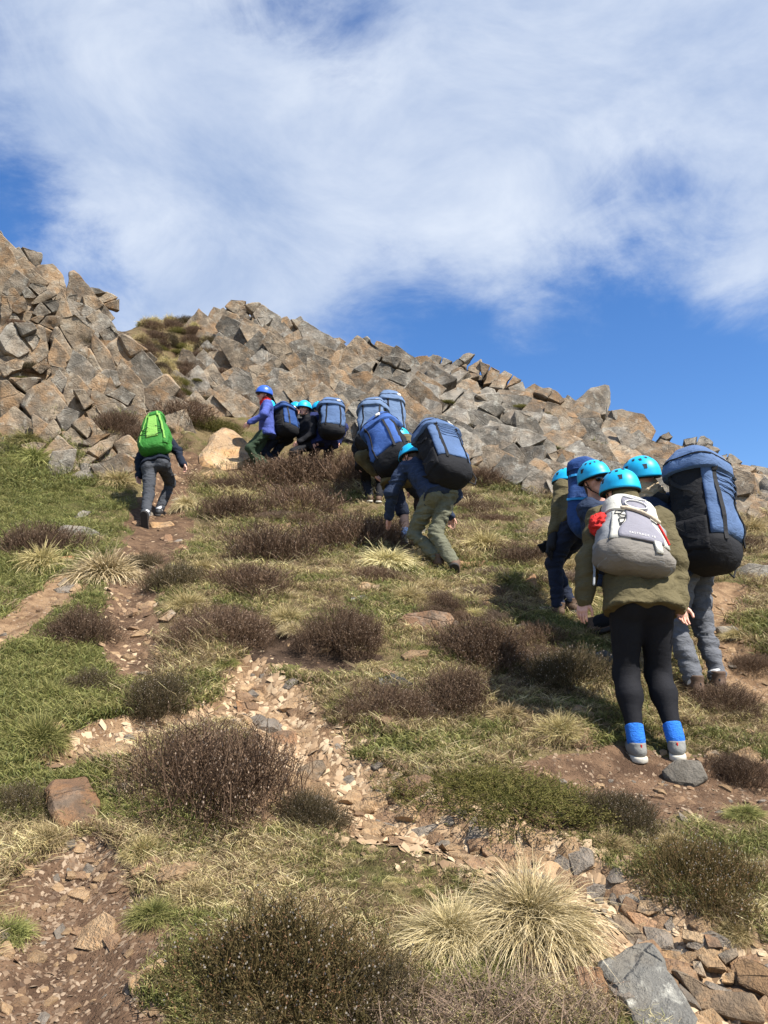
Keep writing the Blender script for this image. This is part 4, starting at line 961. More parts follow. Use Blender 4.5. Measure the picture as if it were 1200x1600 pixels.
# ---- turf: uncountable blades over the whole slope
def build_turf():
    r = np.random.default_rng(21); M = 98000
    px = r.uniform(-240, 1440, M); py = 640 + (1650 - 640) * r.random(M) ** .80
    P = hit(px, py); ok = ~np.isnan(P[:, 0]) & (P[:, 1] < 14.5); P = P[ok]; px = px[ok]; py = py[ok]
    pd = path_dist(P[:, 0], P[:, 1]) + .45 * fbm(np.c_[P[:, :2], 0 * P[:, 0]] * 3.1, 3, 5)
    patch = fbm(np.c_[P[:, :2], 0 * P[:, 0]] * 1.7, 4, 31); patch2 = fbm(np.c_[P[:, :2], 0 * P[:, 0]] * 3.4, 3, 41)
    bare = np.exp(-((px - 480) / 110) ** 2 - ((py - 1010) / 25) ** 2) + np.exp(-((px - 640) / 40) ** 2 - ((py - 1400) / 50) ** 2) + .7 * np.exp(-((px - 560) / 70) ** 2 - ((py - 1150) / 30) ** 2)
    left = np.exp(-((px - 40) / 170) ** 2) * (py < 1280)
    keep = (pd > 1.10 + .25 * r.random(len(P))) & (r.random(len(P)) < np.clip(.62 + .9 * patch + .5 * left - bare * 1.2, .10, 1))
    rockz = ((py < 745) & (px > 120) & (px < 900)) | ((py < 690)) | ((py < 800) & (px > 860))
    keep &= ~(rockz & (r.random(len(P)) < .85))
    P = P[keep]; px = px[keep]; py = py[keep]; patch = patch[keep]; patch2 = patch2[keep]; left = left[keep]; m = len(P)
    kind = np.where(patch2 + .9 * left - .02 + r.normal(0, .22, m) > .05, 0, np.where(r.random(m) < .50, 1, 2))     # 0 green, 1 straw, 2 litter
    coll = bpy.data.collections.new('turf_sources')
    srcs = []
    for i, (sd, n, rd, L, w, ln, mt) in enumerate([(5, 44, .08, .030, .0042, .7, 'short'), (6, 36, .08, .040, .0040, .8, 'green'), (7, 32, .085, .038, .0038, 1.0, 'straw'), (8, 32, .09, .034, .0036, 1.5, 'litter'), (9, 26, .055, .060, .0036, .8, 'pale')]):
        me = blade_clump(sd, n, rd, L, w, ln); me.materials.append(GM[mt]); o = bpy.data.objects.new('turf_clump_%d' % i, me); coll.objects.link(o); srcs.append(o)
    idx = np.where(kind == 0, np.where(r.random(m) < .6, 0, 1), np.where(kind == 1, np.where(r.random(m) < .75, 2, 4), 3))
    me = bpy.data.meshes.new('turf'); me.vertices.add(m); P[:, 2] = hgt(P[:, 0], P[:, 1]); me.vertices.foreach_set('co', P.astype(np.float32).ravel())
    nn = gnormal(P[:, 0], P[:, 1], .15)
    sc = (.7 + .7 * r.random(m)) * np.clip(.28 + .13 * P[:, 1], .58, 1.65) * np.clip(1 + .6 * patch, .6, 1.4)
    rot = np.c_[np.arctan2(-nn[:, 1], nn[:, 2]) * .6, np.arctan2(nn[:, 0], nn[:, 2]) * .6, r.random(m) * 6.28]
    for nm, tp, a in (('idx', 'INT', idx.astype(np.int32)), ('sc', 'FLOAT', sc.astype(np.float32))):
        q = me.attributes.new(nm, tp, 'POINT'); q.data.foreach_set('value', a)
    q = me.attributes.new('rot', 'FLOAT_VECTOR', 'POINT'); q.data.foreach_set('vector', rot.astype(np.float32).ravel())
    o = obj('turf', me); tag(o, 'short green and straw-coloured turf growing over the hillside', kind='stuff')
    g = bpy.data.node_groups.new('turf', 'GeometryNodeTree'); g.interface.new_socket('Geometry', in_out='INPUT', socket_type='NodeSocketGeometry'); g.interface.new_socket('Geometry', in_out='OUTPUT', socket_type='NodeSocketGeometry')
    N = g.nodes; L = g.links; gi = N.new('NodeGroupInput'); go = N.new('NodeGroupOutput'); ip = N.new('GeometryNodeInstanceOnPoints'); ci = N.new('GeometryNodeCollectionInfo')
    ci.inputs['Collection'].default_value = coll; ci.inputs['Separate Children'].default_value = True; ci.inputs['Reset Children'].default_value = True
    def na(nm, tp):
        a = N.new('GeometryNodeInputNamedAttribute'); a.data_type = tp; a.inputs['Name'].default_value = nm; return a.outputs['Attribute']
    m2p = N.new('GeometryNodeMeshToPoints'); L.new(gi.outputs[0], m2p.inputs['Mesh'])
    L.new(m2p.outputs[0], ip.inputs['Points']); L.new(ci.outputs[0], ip.inputs['Instance']); ip.inputs['Pick Instance'].default_value = True
    L.new(na('idx', 'INT'), ip.inputs['Instance Index']); L.new(na('rot', 'FLOAT_VECTOR'), ip.inputs['Rotation']); L.new(na('sc', 'FLOAT'), ip.inputs['Scale'])
    L.new(ip.outputs[0], go.inputs[0])
    md = o.modifiers.new('turf', 'NODES'); md.node_group = g
    print('turf points', m)
build_turf()
# ------------------------------------------------------------------ people: smooth solid modelling on a grid
class Solid:
    def __init__(s, h): s.h = h; s.pr = []; s.cuts = []
    def cone(s, a, b, ra, rb, k=.03): s.pr.append(('c', np.array(a, float), np.array(b, float), ra, rb, k)); return s
    def ball(s, a, r, k=.03): return s.cone(a, a, r, r, k)
    def ell(s, c, rad, k=.02, sub=False): s.pr.append(('s' if sub else 'e', np.array(c, float), np.array(rad, float), 0, 0, k)); return s
    def cut(s, p, n): s.cuts.append((np.array(p, float), np.array(n, float) / np.linalg.norm(n))); return s
    def mesh(s):
        h = s.h; lo = np.full(3, 9e9); hi = -lo
        for t, a, b, ra, rb, k in s.pr:
            if t == 's': continue
            R_ = max(ra, rb) if t == 'c' else 0; e = b if t == 'c' else a
            x = np.array([R_] * 3) if t == 'c' else b
            lo = np.minimum(lo, np.minimum(a, e) - x - k); hi = np.maximum(hi, np.maximum(a, e) + x + k)
        lo -= 2 * h; hi += 2 * h; n = np.ceil((hi - lo) / h).astype(int) + 1; F = np.full(n, .5)
        gx = [lo[i] + h * np.arange(n[i]) for i in range(3)]
        for t, a, b, ra, rb, k in s.pr:
            R_ = (max(ra, rb) if t == 'c' else 0) + 2.5 * k + 2 * h; e = b if t == 'c' else a
            ex = np.array([R_] * 3) if t == 'c' else b + 2.5 * k + 2 * h
            i0 = np.clip(np.floor((np.minimum(a, e) - ex - lo) / h).astype(int), 0, n - 1); i1 = np.clip(np.ceil((np.maximum(a, e) + ex - lo) / h).astype(int) + 1, 1, n)
            sl = tuple(slice(i0[q], i1[q]) for q in range(3))
            X, Y, Z = np.meshgrid(*[gx[q][sl[q]] for q in range(3)], indexing='ij', sparse=True)
            if t == 'c':
                ab = b - a; L2 = float(ab @ ab)
                if L2 < 1e-12: d = np.sqrt((X - a[0]) ** 2 + (Y - a[1]) ** 2 + (Z - a[2]) ** 2) - ra
                else:
                    tt = np.clip(((X - a[0]) * ab[0] + (Y - a[1]) * ab[1] + (Z - a[2]) * ab[2]) / L2, 0, 1)
                    d = np.sqrt((X - a[0] - tt * ab[0]) ** 2 + (Y - a[1] - tt * ab[1]) ** 2 + (Z - a[2] - tt * ab[2]) ** 2) - (ra + (rb - ra) * tt)
            else:
                q = np.sqrt(((X - a[0]) / b[0]) ** 2 + ((Y - a[1]) / b[1]) ** 2 + ((Z - a[2]) / b[2]) ** 2); d = (q - 1) * float(b.min())
            G = F[sl]
            if t == 's': F[sl] = np.maximum(G, -d)
            else:
                w = np.clip(.5 + .5 * (G - d) / k, 0, 1); F[sl] = G * (1 - w) + d * w - k * w * (1 - w)
        if s.cuts:
            X, Y, Z = np.meshgrid(*gx, indexing='ij', sparse=True)
            for p, nn in s.cuts: F = np.maximum(F, (X - p[0]) * nn[0] + (Y - p[1]) * nn[1] + (Z - p[2]) * nn[2])
        return surface_nets(F, lo, h)
def surface_nets(F, lo, h):
    nx, ny, nz = F.shape; S = F < 0
    acc = np.zeros((nx - 1, ny - 1, nz - 1, 3)); cnt = np.zeros((nx - 1, ny - 1, nz - 1))
    for ax in range(3):
        A = np.take(F, range(F.shape[ax] - 1), ax); B = np.take(F, range(1, F.shape[ax]), ax); m = (A < 0) != (B < 0)
        t = np.where(m, A / np.where(m, A - B, 1), 0); o = [q for q in range(3) if q != ax]
        for d0 in (0, 1):
            for d1 in (0, 1):
                sl = [slice(None)] * 3; sl[o[0]] = slice(d0, F.shape[o[0]] - 1 + d0); sl[o[1]] = slice(d1, F.shape[o[1]] - 1 + d1)
                mm = m[tuple(sl)]; t2 = t[tuple(sl)]; cnt += mm; acc[..., ax] += np.where(mm, t2, 0); acc[..., o[0]] += mm * d0; acc[..., o[1]] += mm * d1
    act = cnt > 0; idx = np.full(act.shape, -1); idx[act] = np.arange(act.sum())
    ii = np.argwhere(act); V = lo + h * (ii + acc[act] / cnt[act][:, None]); Q = []
    for ax in range(3):
        o = [q for q in range(3) if q != ax]; A = np.take(S, range(S.shape[ax] - 1), ax); B = np.take(S, range(1, S.shape[ax]), ax)
        for flip in (False, True):
            e = np.argwhere((A & ~B) if not flip else (~A & B)); e = e[(e[:, o[0]] > 0) & (e[:, o[1]] > 0) & (e[:, o[0]] < S.shape[o[0]] - 1) & (e[:, o[1]] < S.shape[o[1]] - 1)]
            if not len(e): continue
            q = []
            for d0, d1 in ((0, 0), (1, 0), (1, 1), (0, 1)):
                c = e.copy(); c[:, o[0]] -= 1 - d0; c[:, o[1]] -= 1 - d1; q.append(idx[tuple(c.T)])
            q = np.stack(q, 1); Q.append(q[:, ::-1] if (flip != (ax == 1)) else q)
    return V, np.concatenate(Q)
def vnormals(V, Fq):
    n = np.cross(V[Fq[:, 2]] - V[Fq[:, 0]], V[Fq[:, 3]] - V[Fq[:, 1]]); N = np.zeros_like(V)
    for k in range(4): np.add.at(N, Fq[:, k], n)
    return N / (np.linalg.norm(N, axis=1, keepdims=True) + 1e-12)
def crumple(V, Fq, amp, freq=9.0, seed=0, stretch=(1, 1, 2.2)):
    N = vnormals(V, Fq); p = V * freq * np.array(stretch)
    w = p + .8 * np.stack([vnoise(p * .7 + 5, seed), vnoise(p * .7 + 9, seed + 1), vnoise(p * .7 + 13, seed + 2)], -1)
    rdg = 1 - 2 * np.abs(fbm(w, 2, seed + 4)); r2 = 1 - 2 * np.abs(fbm(w * 2.3 + 7, 2, seed + 14)); return V + N * (amp * (1.25 * (rdg - .35) + .22 * (r2 - .4)))[:, None]
def cat_meshes(lst):
    V = []; F = []; o = 0
    for v, f in lst: V.append(v); F.append(f + o); o += len(v)
    return np.concatenate(V), np.concatenate(F)

def cloth(name, col, col2=None, rough=.85, folds=1.0, spec=.2, scale=16):
    t = NT(name, rough, spec); n1 = t.noise(scale, 4, .6, t.mapping((1, 1, 1.8)), .6); n2 = t.noise(420, 2, .5); n3 = t.noise(3, 3, .6)
    c2 = col2 or tuple(x * .78 for x in col); t.color(t.mix(t.ramp(n3, .35, .68), c2, col))
    t.bump(t.math('ADD', t.math('MULTIPLY', n1, folds), t.math('MULTIPLY', n2, .08)), .6, .035); return t.m
def plain(name, col, rough=.5, spec=.4):
    t = NT(name, rough, spec); n = t.noise(24, 3, .6); t.color(t.mix(t.ramp(n, .3, .7), tuple(x * .86 for x in col), col)); return t.m
M_SKIN = (lambda t: (t.color(t.mix(t.ramp(t.noise(30, 3, .6), .3, .7), (.56, .28, .20), (.66, .37, .28))), t.m)[1])(NT('skin', .5, .4))
M_HAIR = plain('dark_brown_hair', (.05, .03, .018), .6)
M_EYE = plain('dark_eye', (.02, .016, .014), .2, .5)
M_LIP = plain('lips', (.42, .15, .13), .5)
M_OLIVE = cloth('olive_jacket_cloth', (.125, .103, .052)); M_NAVY = cloth('navy_jacket_cloth', (.030, .045, .085)); M_BLACK = cloth('black_cloth', (.012, .012, .015), rough=.8, folds=.15)
M_BLUEJ = cloth('blue_jacket_cloth', (.030, .085, .30)); M_GREYJOG = cloth('grey_jogger_cloth', (.135, .14, .155), rough=.95); M_JEAN = cloth('dark_denim', (.018, .024, .045)); M_PUFF = cloth('navy_quilted_cloth', (.018, .026, .095))
M_KHAKI = cloth('olive_trouser_cloth', (.155, .155, .105)); M_SLATE = cloth('slate_trouser_cloth', (.062, .066, .075)); M_DNAVY = cloth('dark_navy_top', (.012, .017, .030)); M_PURP = cloth('violet_blue_jacket', (.075, .105, .36)); M_GREENT = cloth('green_trouser_cloth', (.045, .070, .040)); M_GREYJ = cloth('grey_black_jacket', (.060, .058, .058))
M_TIGHT = cloth('dark_tights', (.050, .035, .034), folds=.1); M_SOCKB = cloth('bright_blue_sock', (.035, .20, .72), rough=.95, scale=60); M_SOCKN = cloth('blue_sock', (.045, .085, .19), rough=.95); M_SOCKW = cloth('white_sock', (.72, .72, .72)); M_SCARF = cloth('tan_neck_gaiter', (.55, .42, .27))
M_CYAN = plain('cyan_helmet_shell', (.010, .43, .74), .45, .4); M_BHELM = plain('blue_helmet_shell', (.035, .12, .55), .38, .45); M_VENT = plain('helmet_vent', (.018, .022, .028), .7); M_WEB = cloth('black_webbing', (.022, .022, .024), rough=.7, folds=.2); M_RED = cloth('red_cloth', (.62, .035, .03)); M_ORG = plain('orange_toggle', (.75, .16, .03))
M_BOOT = cloth('brown_boot_leather', (.130, .082, .055), rough=.6, folds=.4); M_SHOEG = cloth('grey_shoe_fabric', (.26, .255, .235), folds=.3); M_SHOEB = plain('black_shoe', (.03, .03, .032), .6); M_SOLEL = plain('pale_sole', (.52, .48, .40), .8); M_SOLED = plain('dark_sole', (.035, .03, .028), .8); M_GLASS = plain('dark_sunglasses', (.006, .005, .005), .12, .6)

def frame(y, z):
    """columns x, y, z: y forward, z up (kept), x right"""
    z = np.array(z, float) / np.linalg.norm(z); y = np.array(y, float); y = y - z * float(y @ z); y /= np.linalg.norm(y); return np.stack([np.cross(y, z), y, z], 1)
def xf(V, Rm, o, s=1.0): return (V * s) @ Rm.T + np.asarray(o)
def uvsphere(c, r, nu=12, nv=8):
    u = np.linspace(0, 2 * np.pi, nu, endpoint=False); v = np.linspace(.0, np.pi, nv + 1); V = np.array([[math.sin(b) * math.cos(a), math.sin(b) * math.sin(a), math.cos(b)] for b in v for a in u]) * np.array(r) + np.array(c)
    F = np.array([[i * nu + j, (i + 1) * nu + j, (i + 1) * nu + (j + 1) % nu, i * nu + (j + 1) % nu] for i in range(nv) for j in range(nu)]); return V, F
def head_solid(h):
    """face looks along +Y, centre of the skull at the origin"""
    s = Solid(h); s.ell((0, -.012, .02), (.074, .094, .092), .02).ell((0, .03, -.045), (.056, .058, .066), .03).ell((0, .062, -.088), (.026, .022, .022), .03)
    s.cone((0, .088, .012), (0, .112, -.028), .009, .013, .012).ell((.0135, .098, -.032), (.010, .011, .008), .008).ell((-.0135, .098, -.032), (.010, .011, .008), .008)
    s.cone((-.034, .078, .026), (.034, .078, .026), .011, .011, .02).cone((.045, .06, -.02), (.05, .045, -.03), .018, .018, .02).cone((-.045, .06, -.02), (-.05, .045, -.03), .018, .018, .02)
    for q in (-1, 1):
        s.ell((q * .033, .092, .004), (.017, .012, .010), .005, True); s.ell((q * .076, -.006, -.012), (.010, .020, .030), .008)
    s.ell((0, .090, -.060), (.021, .010, .006), .008); s.cone((0, -.018, -.06), (0, -.035, -.19), .052, .056, .03); return s
HEADS = {h: head_solid(h).mesh() for h in (.005, .009)}
def hand_solid(h, curl, spread):
    """right hand, wrist at the origin, fingers along -Z, palm towards +Y, thumb on -X"""
    s = Solid(h)
    for i, (x, L) in enumerate(((-.030, .072), (-.010, .080), (.010, .074), (.029, .058))):
        kx = x * 1.0; base = np.array([kx, 0, -.088 + .006 * abs(i - 1.3)]); s.cone((x * .55, 0, -.01), base, .016, .0125, .014)
        d = np.array([x * spread * 6, 0, -1.0]); a = curl * (.55 + .12 * i); p = base
        for sg, fr in enumerate((.45, .31, .24)):
            ang = a * (sg + .6); v = np.array([d[0] * .4, math.sin(ang), -math.cos(ang)]); v /= np.linalg.norm(v); q = p + v * L * fr; s.cone(p, q, .0088 - .0008 * sg, .0082 - .0008 * sg, .004); p = q
    t0 = np.array([-.022, .006, -.028]); t1 = t0 + np.array([-.024, .012, -.028]); t2 = t1 + np.array([-.010, .010, -.026]); t3 = t2 + np.array([0, .008, -.022])
    s.cone(t0, t1, .0150, .0115, .012).cone(t1, t2, .0105, .0095, .005).cone(t2, t3, .0093, .0078, .004).cone((0, 0, .05), (0, 0, -.02), .024, .024, .02); return s
HANDS = {(h, v): hand_solid(h, *c).mesh() for h in (.0046, .007) for v, c in (('relaxed', (.42, .25)), ('flat', (.16, .5)))}
def shoe_parts(h, boot):
    """toe along +Y, ankle above the origin, ground at z = -.085"""
    g = -.085; s = Solid(h); top = .055 if boot else .015
    s.cone((0, -.035, g + .055), (0, .02, g + .060), .040, .042, .03).cone((0, .02, g + .055), (.004, .15, g + .032), .042, .036, .03).cone((0, -.012, g + .06), (0, -.008, top), .043, .047, .02)
    s.cut((0, 0, g + .012), (0, 0, -1)).cut((0, -.01, top), (0, .1, 1)); up = s.mesh()
    o = Solid(h); o.cone((0, -.04, g + .012), (0, .03, g + .012), .046, .042, .01).cone((0, .03, g + .012), (.005, .15, g + .012), .042, .044, .01).cut((0, 0, g), (0, 0, -1)).cut((0, 0, g + .032), (0, 0, 1)); return up, o.mesh()
SHOES = {(h, b): shoe_parts(h, b) for h in (.0065, .014) for b in (False, True)}

def ik(a, c, l1, l2, pole):
    d = c - a; L = np.linalg.norm(d); L_ = min(L, (l1 + l2) * .995); u = d / L
    x = (l1 * l1 - l2 * l2 + L_ * L_) / (2 * L_); y = math.sqrt(max(l1 * l1 - x * x, 1e-6)); p = pole - u * float(pole @ u); n = np.linalg.norm(p); p = p / n if n > 1e-6 else np.array([0, 0, 1.])
    k = max(1.0, L / ((l1 + l2) * .995)); return a + u * x * k + p * y

def helmet(parent, Rm, o, mat, far):
    """shell, dark rim, vents, chin strap; head frame"""
    cen = np.array([0, -.008, .022]); rad = np.array([.116, .142, .130]); nu, nv = (28, 12) if far else (56, 22)
    def surf(a, b, off=0.0):   # a round, b from the crown down (0..1)
        lim = R(99) - R(15) * math.sin(a) ; th = b * lim; fl = .006 * max(0, (b - .86) / .14)
        d = np.array([math.sin(th) * math.cos(a), math.sin(th) * math.sin(a), math.cos(th)]); return cen + d * (rad + off + fl)
    V = []; F = []
    for off in (0, -.010):
        for i in range(nv + 1):
            for j in range(nu): V.append(surf(2 * math.pi * j / nu, i / nv, off))
    S = (nv + 1) * nu
    for i in range(nv):
        for j in range(nu):
            a, b, c, d = i * nu + j, (i + 1) * nu + j, (i + 1) * nu + (j + 1) % nu, i * nu + (j + 1) % nu; F.append((a, b, c, d)); F.append((S + d, S + c, S + b, S + a))
    for j in range(nu): a, b = nv * nu + j, nv * nu + (j + 1) % nu; F.append((a, S + a, S + b, b))
    V = xf(np.array(V), Rm, o); sh = obj('helmet', mk_mesh('helmet', V, np.array(F)), mat, parent)
    def patch(pts, off, name, m, th=.004):
        P = [surf(a, b, off) for a, b in pts]; Q = [surf(a, b, off - th) for a, b in pts]; n = len(P); f = [tuple(range(n))] + [(i, n + i, n + (i + 1) % n, (i + 1) % n) for i in range(n)]
        obj(name, mk_mesh(name, xf(np.array(P + Q), Rm, o), f, False), m, sh)
    vs = [(R(90 + s * k), .40 + .04 * (q % 2), .06) for q, k in enumerate((22, 48, 75)) for s in (-1, 1)] + [(R(-90 + s * k), .42 + .05 * (q % 2), .06) for q, k in enumerate((16, 42, 68)) for s in (-1, 1)]
    vs += [(R(6), .68, .10), (R(174), .68, .10), (R(-54), .72, .085), (R(-126), .72, .085)]
    if far: vs = vs[::2]
    for a, b, w in vs:
        k = w / math.sin(b * R(97)) * 1.25; patch([(a - k, b - w * .75), (a + k, b - w * .75), (a + k * .62, b + w * .75), (a - k * .62, b + w * .75)], .0022, 'vent', M_VENT)
    # rim trim under the edge
    rim = [(2 * math.pi * j / 40, .985) for j in range(40)]; V = []; F = []
    for j, (a, b) in enumerate(rim): V += [surf(a, b, -.004), surf(a, b, -.016), surf(a, b, -.016) - np.array([0, 0, .018]), surf(a, b, -.004) - np.array([0, 0, .010])]
    for j in range(40):
        for q in range(4): F.append((4 * j + q, 4 * j + (q + 1) % 4, 4 * ((j + 1) % 40) + (q + 1) % 4, 4 * ((j + 1) % 40) + q))
    obj('helmet_padding', mk_mesh('helmet_padding', xf(np.array(V), Rm, o), np.array(F)), M_WEB, sh)
    st = Solid(.006)
    for q in (-1, 1): st.cone((q * .088, .01, -.01), (q * .070, .03, -.075), .005, .005, .004).cone((q * .070, .03, -.075), (0, .062, -.128), .005, .005, .004).cone((q * .086, -.055, .0), (q * .070, .03, -.075), .005, .005, .004)
    v, f = st.mesh(); obj('chin_strap', mk_mesh('chin_strap', xf(v, Rm, o), f), M_WEB, sh)
    return sh

DY = {}
def person(label, J, face, lift=(), H=1.72, jacket=M_NAVY, trousers=M_BLACK, shoes=(M_BOOT, M_SOLED, True), helm=M_CYAN, near=False, head_dir=None, hands=('relaxed', 'relaxed'), bulk=1.0, hem=.10, slim=False, socks=None, shorts=None, collar=True, hood=None, sunglasses=False, scarf=None, gloves=None, hair=True, palm=None, knee=None, elbow=None, foot_dir=None, crumpled=.010, hem_mat=None, toe_pitch=(0, 0)):
    """J: joint -> (px, py, distance); face: bearing in degrees, 0 looks straight uphill, negative to the left"""
    s = H / 1.75; J = dict(J); dys = []
    for q in ('anL', 'anR'):                 # stand the feet on the hillside along their lines of sight
        if q in lift: continue
        px, py, Y = J[q]; ys = np.linspace(Y - 1.3, Y + 1.6, 300); pp = np.array([at(px, py, yy) for yy in ys]); e = pp[:, 2] - hgt(pp[:, 0], pp[:, 1]) - .080 * s
        k = np.nonzero(e < 0)[0]; y2 = ys[k[0]] if len(k) and k[0] > 0 else Y; dys.append(y2 - Y); J[q] = (px, py, y2)
    dy = float(np.mean(dys)) if dys else 0.0; DY[label] = dy; print('dy', label[:40], round(dy, 2))
    J = {k: (v if k in ('anL', 'anR') and k not in lift else (v[0], v[1], v[2] + dy)) for k, v in J.items()}; P = {k: at(*v) for k, v in J.items()}
    fw = np.array([math.sin(R(face)), math.cos(R(face)), 0]); h = .0105 if near else .017
    pel, nk, hd = P['pelvis'], P['neck'], P['head']; sp = (nk - pel) / np.linalg.norm(nk - pel)
    rt = np.cross(fw, sp); rt /= np.linalg.norm(rt); ft = np.cross(sp, rt)
    # keep the trunk a human length
    L_ = np.clip(np.linalg.norm(nk - pel), .46 * s, .60 * s); nk2 = pel + sp * L_; hd = hd + (nk2 - nk); nk = nk2
    hv = hd - nk; hd = nk + hv / np.linalg.norm(hv) * .185 * s
    root = P['root'] if 'root' in P else (P['anL'] + P['anR']) / 2
    og = np.array([root[0], root[1], float(hgt(root[0], root[1]))])
    sh = {}; el = {}; wr = {}; hp = {}; kn = {}; an = {}
    up = np.array([0, 0, 1.])
    for q, sd in (('L', -1), ('R', 1)):
        sh[q] = nk - sp * .045 * s + rt * sd * .165 * s * bulk; hp[q] = pel + rt * sd * .085 * s
        ep = np.array(elbow[q]) if elbow and q in elbow else -ft * .5 + rt * sd * .7 - up * .25
        wr[q] = P['wr' + q]; d = wr[q] - sh[q]; mxl = .55 * s
        if np.linalg.norm(d) > mxl: wr[q] = sh[q] + d / np.linalg.norm(d) * mxl
        el[q] = ik(sh[q], wr[q], .285 * s, .265 * s, ep)
        an[q] = P['an' + q]; d = an[q] - hp[q]; mxl = .83 * s
        if np.linalg.norm(d) > mxl: an[q] = hp[q] + d / np.linalg.norm(d) * mxl
        kp = np.array(knee[q]) if knee and q in knee else fw + rt * sd * (.0 if slim else .1)
        kn[q] = ik(hp[q], an[q], .425 * s, .415 * s, kp)
    # head frame
    hz = hd - nk; hz = hz / np.linalg.norm(hz) * .5 + up * .5
    hf = np.array(head_dir) if head_dir is not None else ft + fw
    HR = frame(hf, hz); hs = s * 1.02
    hv_, hq_ = HEADS[.005 if near else .009]
    skin = [(xf(hv_, HR, hd, hs), hq_)]
    for i, (q, sd) in enumerate((('L', -1), ('R', 1))):
        v, f = HANDS[.0046 if near else .007, hands[i]]; v = v.copy()
        if sd < 0: v[:, 0] *= -1; f = f[:, ::-1]
        z = el[q] - wr[q]; pn = np.array(palm[q]) if palm and q in palm else (-rt * sd * .8 + fw * -.3)
        if not gloves: skin.append((xf(v, frame(pn, z), wr[q], s * .92), f))
    b = Solid(.02)
    b.cone(pel + sp * .10, nk - sp * .08, .08 * s, .08 * s, .05).cone(nk - sp * .06, hd - hz * .06, .05 * s, .045 * s, .03)
    for q in 'LR': b.cone(sh[q], el[q], .040 * s, .034 * s).cone(el[q], wr[q], .032 * s, .024 * s).cone(hp[q], kn[q], .050 * s, .036 * s).cone(hp[q], pel + sp * .10, .05 * s, .06 * s).cone(kn[q], an[q], .034 * s, .028 * s).cone(sh[q], nk - sp * .06, .045 * s, .05 * s)
    skin.append(b.mesh()); nb = sum(len(v) for v, _ in skin); mats = [M_SKIN, M_EYE, M_LIP]; idx = [0] * sum(len(f) for _, f in skin)
    for q in (-1, 1):
        e = uvsphere((q * .033, .083, .004), (.011, .010, .008)); skin.append((xf(e[0], HR, hd, hs), e[1])); idx += [1] * len(e[1])
        e = uvsphere((q * .034, .092, .026), (.019, .005, .004), 8, 4); skin.append((xf(e[0], HR, hd, hs), e[1])); idx += [1] * len(e[1])
    e = uvsphere((0, .0955, -.060), (.021, .006, .006), 10, 4); skin.append((xf(e[0], HR, hd, hs), e[1])); idx += [2] * len(e[1])
    V, F = cat_meshes(skin); me = mk_mesh('person', V - og, F); 
    for m in mats: me.materials.append(m)
    me.polygons.foreach_set('material_index', np.array(idx[:len(me.polygons)], dtype=np.int32))
    root_ob = obj('person', me); root_ob.location = og; tag(root_ob, label, 'person', 'hikers climbing the slope')
    def part(name, vf, mat, parent=root_ob): v, f = vf; return obj(name, mk_mesh(name, v - (og if parent is root_ob else og), f), mat, parent)
    w = bulk * s
    # jacket: trunk of paired cones, sleeves, collar, flat hem
    jk = Solid(h); hm = pel - sp * hem
    for sd in (-1, 1):
        jk.cone(hm + rt * sd * .082 * w - sp * .04 - ft * .030 * s, pel + sp * .10 * s + rt * sd * .070 * w - ft * .008, .138 * w, .110 * w, .05)
        jk.cone(pel + sp * .10 * s + rt * sd * .066 * w, nk - sp * .10 * s + rt * sd * .085 * w, .105 * w, .105 * w, .05)
        q = 'L' if sd < 0 else 'R'
        jk.cone(nk - sp * .075 * s + rt * sd * .05, sh[q], .085 * w, .072 * w, .05)
        jk.cone(sh[q], el[q], .074 * w, .064 * w, .035).cone(el[q], wr[q] - (el[q] - wr[q]) * .02, .062 * w, .046 * w, .03)
    if collar: jk.cone(nk - sp * .06, nk + (hd - nk) * .32, .075 * s, .064 * s, .025)
    jk.cut(hm, -sp)
    v, f = jk.mesh(); v = crumple(v, f, crumpled * 1.15, 5.5, len(label), (1, 1, 1.7))
    part('jacket', (v, f), jacket)
    if hood:
        hd_ = Solid(h); hd_.cone(hd - hz * .03 - HR[:, 1] * .035, nk + sp * .02, .085 * s, .085 * s, .04); part('hood', hd_.mesh(), hood)
    # trousers
    tr = Solid(h); tm = (.60 if slim else 1.0); rk = .067 if slim else .066; ra = .036 if slim else .056; th = .110 if slim else .092
    stop = {q: an[q] + (kn[q] - an[q]) * (.22 if socks and slim else .10) for q in 'LR'}
    if shorts is not None: stop = {q: kn[q] + (hp[q] - kn[q]) * .12 for q in 'LR'}
    for q in 'LR':
        tr.cone(hp[q] + sp * .05, pel + sp * .14 * s + (hp[q] - pel) * .6, .098 * s, .095 * s, .04)
        bt = hp[q] - ft * .030 * s - sp * .02
        tr.ball(bt, (.100 if slim else .094) * s, .06)
        if shorts is not None: tr.cone(hp[q], stop[q], th * 1.05 * s, .078 * s, .03)
        else:
            tr.cone(hp[q], kn[q], th * s, rk * 1.02 * s, .03)
            if slim:
                cf = kn[q] + (an[q] - kn[q]) * .30 - fw * .010 * s; tr.cone(kn[q], cf, rk * 1.02 * s, .067 * s, .05).cone(cf, stop[q], .067 * s, .046 * s, .05)
            else: tr.cone(kn[q], stop[q], rk * s, ra * s, .03)
    tr.cut(pel - sp * (hem - .08) , up * .8 + sp * .2)
    v, f = tr.mesh(); v = crumple(v, f, crumpled * (.15 if slim else .9), 7, len(label) + 3, (1, 1, 2.4))
    part('trousers' if shorts is None else 'shorts', (v, f), trousers)
